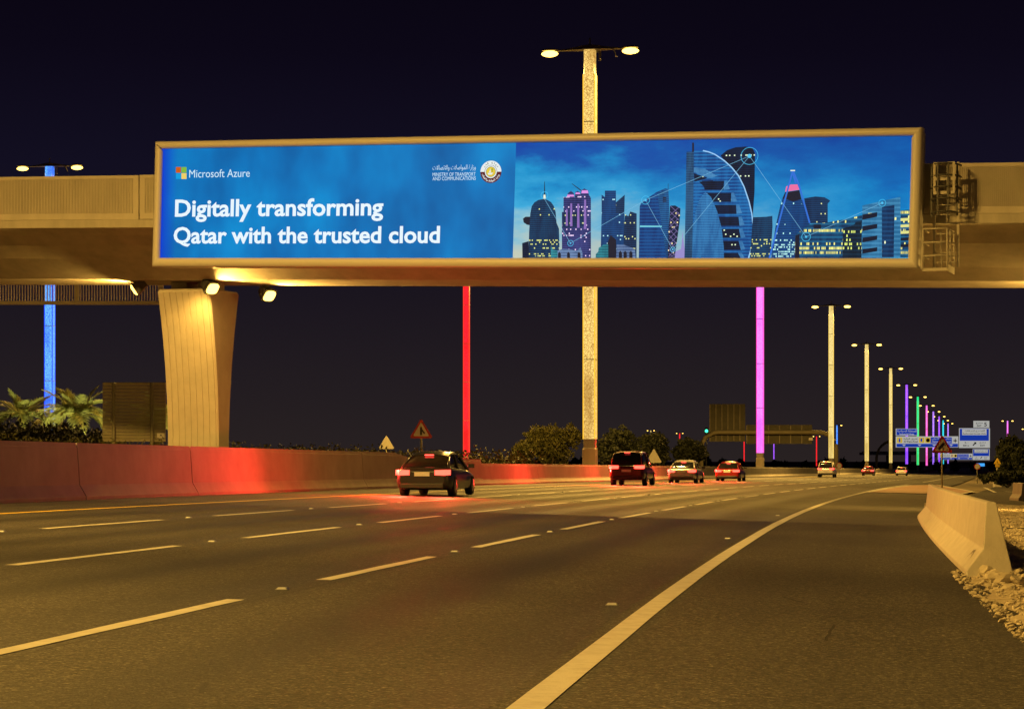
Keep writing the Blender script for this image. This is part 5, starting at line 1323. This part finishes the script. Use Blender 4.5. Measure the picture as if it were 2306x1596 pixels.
def make_car(kind):
    suv = kind == 'suv'; t = thing('car', 'x', 'car')
    Lh = 2.45 if suv else 2.35; Wd = .95 if suv else .9; zb = .30 if suv else .2; belt = 1.05 if suv else .92; roof = 1.82 if suv else 1.46
    def sec(y, w_, z0, z1):         # rounded flanks with a shoulder line
        hgt = z1-z0; pr = [(.78, 0), (.95, .06), (1.0, .22), (1.0, .48), (.985, .66), (.965, .80), (.90, .93), (.78, .985), (.40, 1.0)]
        rt_ = [(w_*a, y, z0+hgt*c_) for a, c_ in pr]
        return rt_+[(-x_, y_, z_) for x_, y_, z_ in rt_[::-1]]
    st = [(-Lh-.0, Wd*.80, zb+.20, belt-.13), (-Lh+.05, Wd*.90, zb+.10, belt-.05), (-Lh+.18, Wd*.965, zb+.04, belt+.01), (-Lh+.6, Wd, zb, belt+.035), (-1.2, Wd*1.005, zb, belt+.03), (-.6, Wd, zb, belt+.01), (.3, Wd, zb, belt-.01), (1.0, Wd, zb, belt-.04), (1.4, Wd*1.0, zb, belt-.10), (Lh-.5, Wd*.97, zb+.02, belt-.18), (Lh-.18, Wd*.90, zb+.06, belt-.26), (Lh-.04, Wd*.80, zb+.12, belt-.34), (Lh, Wd*.70, zb+.18, belt-.40)]
    b = MB(); b.loft([sec(*s_) for s_ in st], smooth=True)
    o = b.build('body', PAINT['red'], t); m = o.modifiers.new('split', 'EDGE_SPLIT'); m.split_angle = R(50)
    # cabin: rounded glasshouse, then painted roof and pillars over it
    if suv: gh = [(-Lh+.10, .80, belt), (-Lh+.22, .76, belt+.42), (-Lh+.42, .72, roof-.07), (-Lh+.85, .70, roof), (-.4, .70, roof+.01), (.25, .70, roof-.01), (.75, .69, roof-.10), (1.05, .72, belt+.34), (1.35, .78, belt-.03)]
    else: gh = [(-1.92, .76, belt+.02), (-1.60, .70, belt+.20), (-1.22, .645, roof-.13), (-.85, .62, roof-.03), (-.35, .61, roof), (.12, .61, roof-.01), (.5, .625, roof-.10), (.88, .67, belt+.20), (1.32, .75, belt-.06)]
    def csec(y, w_, z, e_=0.0):
        hh = max(z-belt+.05, .03); fl_ = 1+.20*hh/.6
        rt_ = [(w_*fl_+e_, y, belt-.06), (w_*(1+.55*(fl_-1))+e_, y, belt-.06+hh*.5), (w_*1.0+e_, y, belt-.06+hh*.86), (w_*.90, y, belt-.06+hh*.985+e_*.5), (w_*.5, y, belt-.06+hh*1.02+e_), (0, y, belt-.06+hh*1.03+e_)]
        return rt_+[(-x_, y_, z_) for x_, y_, z_ in rt_[-2::-1]]
    b = MB(); b.loft([csec(*q_) for q_ in gh], smooth=True); b.build('glasshouse', glass_c, t)
    rf_ = MB(); top_ = [q_ for q_ in gh if q_[2] > roof-.15]
    def rsec(y, w_, z):
        c_ = csec(y, w_, z, .012); return c_[2:9]
    rs = [rsec(*q_) for q_ in top_]; n_ = len(rs[0])
    rf_.add([p for r_ in rs for p in r_], [(a*n_+k, a*n_+k+1, (a+1)*n_+k+1, (a+1)*n_+k) for a in range(len(rs)-1) for k in range(n_-1)], True)
    rf_.build('roof', PAINT['red'], t)
    for s_ in (-1, 1):
        sd = [csec(*q_, .014) for q_ in gh]; ix = (0, 1, 2) if s_ > 0 else (10, 9, 8)
        for ya_, yb_ in (((0, 2) if not suv else (0, 3)), (len(gh)-3, len(gh)-1)):     # rear and front pillars
            b = MB(); b.tube([Vector(sd[k][ix[1 if k in (0, len(gh)-1) else 2]]) for k in range(ya_, yb_+1)], .045, 6); b.build('pillar', PAINT['red'], t)
        km = len(gh)//2; b = MB(); b.tube([sd[km][ix[0]], sd[km][ix[1]], sd[km][ix[2]]], .04, 6); b.build('pillar', PAINT['red'], t)
    # wheels
    wr = .37 if suv else .33
    for s_ in (-1, 1):
        for yy_ in (-1.4, 1.42):
            ci = lambda r_, x_: [(x_, yy_+r_*math.cos(2*math.pi*i/20), wr+r_*math.sin(2*math.pi*i/20)) for i in range(20)]
            b = MB(); b.loft([ci(wr*.94, s_*(Wd-.22)), ci(wr, s_*(Wd-.18)), ci(wr, s_*(Wd-.03)), ci(wr*.93, s_*(Wd+.012))]); wh = b.build('wheel', tyre_m, t)
            b = MB(); b.loft([ci(wr*.66, s_*(Wd-.05)), ci(wr*.66, s_*(Wd+.018)), ci(wr*.2, s_*(Wd+.03))]); b.build('rim', rim_m, wh)
        # tail lamp wraps round the corner
        zc = belt-.14 if not suv else belt-.05
        b = MB(); b.loft([[(s_*.42, -Lh-.005, zc-.09), (s_*.42, -Lh-.005, zc+.07), (s_*.42, -Lh+.08, zc+.07), (s_*.42, -Lh+.08, zc-.09)], [(s_*(Wd*.84), -Lh-.012, zc-.10), (s_*(Wd*.84), -Lh-.012, zc+.08), (s_*(Wd*.84), -Lh+.12, zc+.08), (s_*(Wd*.84), -Lh+.12, zc-.10)], [(s_*(Wd+.012), -Lh+.16, zc-.08), (s_*(Wd+.012), -Lh+.16, zc+.08), (s_*(Wd-.03), -Lh+.34, zc+.07), (s_*(Wd-.03), -Lh+.34, zc-.07)]])
        b.build('tail_light', tail_m, t)
        b = MB(); b.box((s_*(Wd+.10), .75, belt+.06), (.2, .1, .13)); b.build('mirror', PAINT['dark'], t)
    b = MB(); b.box((0, -Lh-.02, zb+.14), (Wd*1.6, .12, .16)); b.build('bumper', trim_m, t, bevel=.03)
    b = MB(); b.box((0, -Lh-.02, belt-.2 if not suv else belt-.25), (.5, .02, .13)); b.build('number_plate', plate_m, t)
    b = MB(); b.box((0, (gh[2][0]-.05) if not suv else gh[2][0]-.06, roof-.12 if not suv else roof-.06), (.30, .04, .028)); b.build('brake_light', brake_m, t)
    return t
sedan, suv = make_car('sedan'), make_car('suv')
fu = {'sedan': True, 'suv': True}
CB = 1900
def car(kind, Y, o_, col, label, power=0):
    pr = sedan if kind == 'sedan' else suv; o = pr if fu[kind] else copy_tree(pr); fu[kind] = False
    o.location = off(Y, o_, .003); o.rotation_euler = (0, 0, heading(Y))
    for ch in o.children:
        if ch.name.split('.')[0] in ('body', 'roof', 'pillar'): ch.material_slots[0].link = 'OBJECT'; ch.material_slots[0].material = PAINT[col]
    tag(o, label, 'car', 'cars in the far lanes with lit tail lamps')
    if power:
        for s_ in (-1, 1):
            spot('tail_glow', o, (s_*.7, -2.56, .85), (-.10, -1, -.10), power*CB, 170, 1.0, .09, (1, .035, .02))
        l = bpy.data.lights.new('tail_side_glow', 'POINT'); l.energy = power*CB*.2; l.color = (1, .035, .02); l.shadow_soft_size = .08
        q = bpy.data.objects.new('tail_side_glow', l); C.objects.link(q); q.parent = o; q.location = (-1.12, -2.3, .85)
    return o
LANE1, LANE2 = -12.6, -9.0
for kind, px, o_, col, lb_, pw in (
        ('sedan', 985, LANE1, 'dark', 'dark saloon car with lit tail lamps, nearest car along the barrier', 1),
        ('suv', 1425, LANE1, 'maroon', 'dark red tall car with lit tail lamps right of the gold lamp column', 1),
        ('sedan', 1545, LANE1, 'silver', 'silver saloon car with lit tail lamps below the dark far trees', .8),
        ('sedan', 1645, LANE1, 'red', 'red saloon car left of the magenta column foot', .8),
        ('suv', 1862, LANE1, 'white', 'small white tall car at the foot of the first pale gold column', 0),
        ('sedan', 1955, LANE1, 'red', 'tiny red saloon at the foot of the second pale gold column', 0),
        ('sedan', 2030, LANE2, 'white', 'tiny white saloon far away below the near blue signs', 0)):
    car(kind, solve(px, o_), o_, col, lb_, pw)
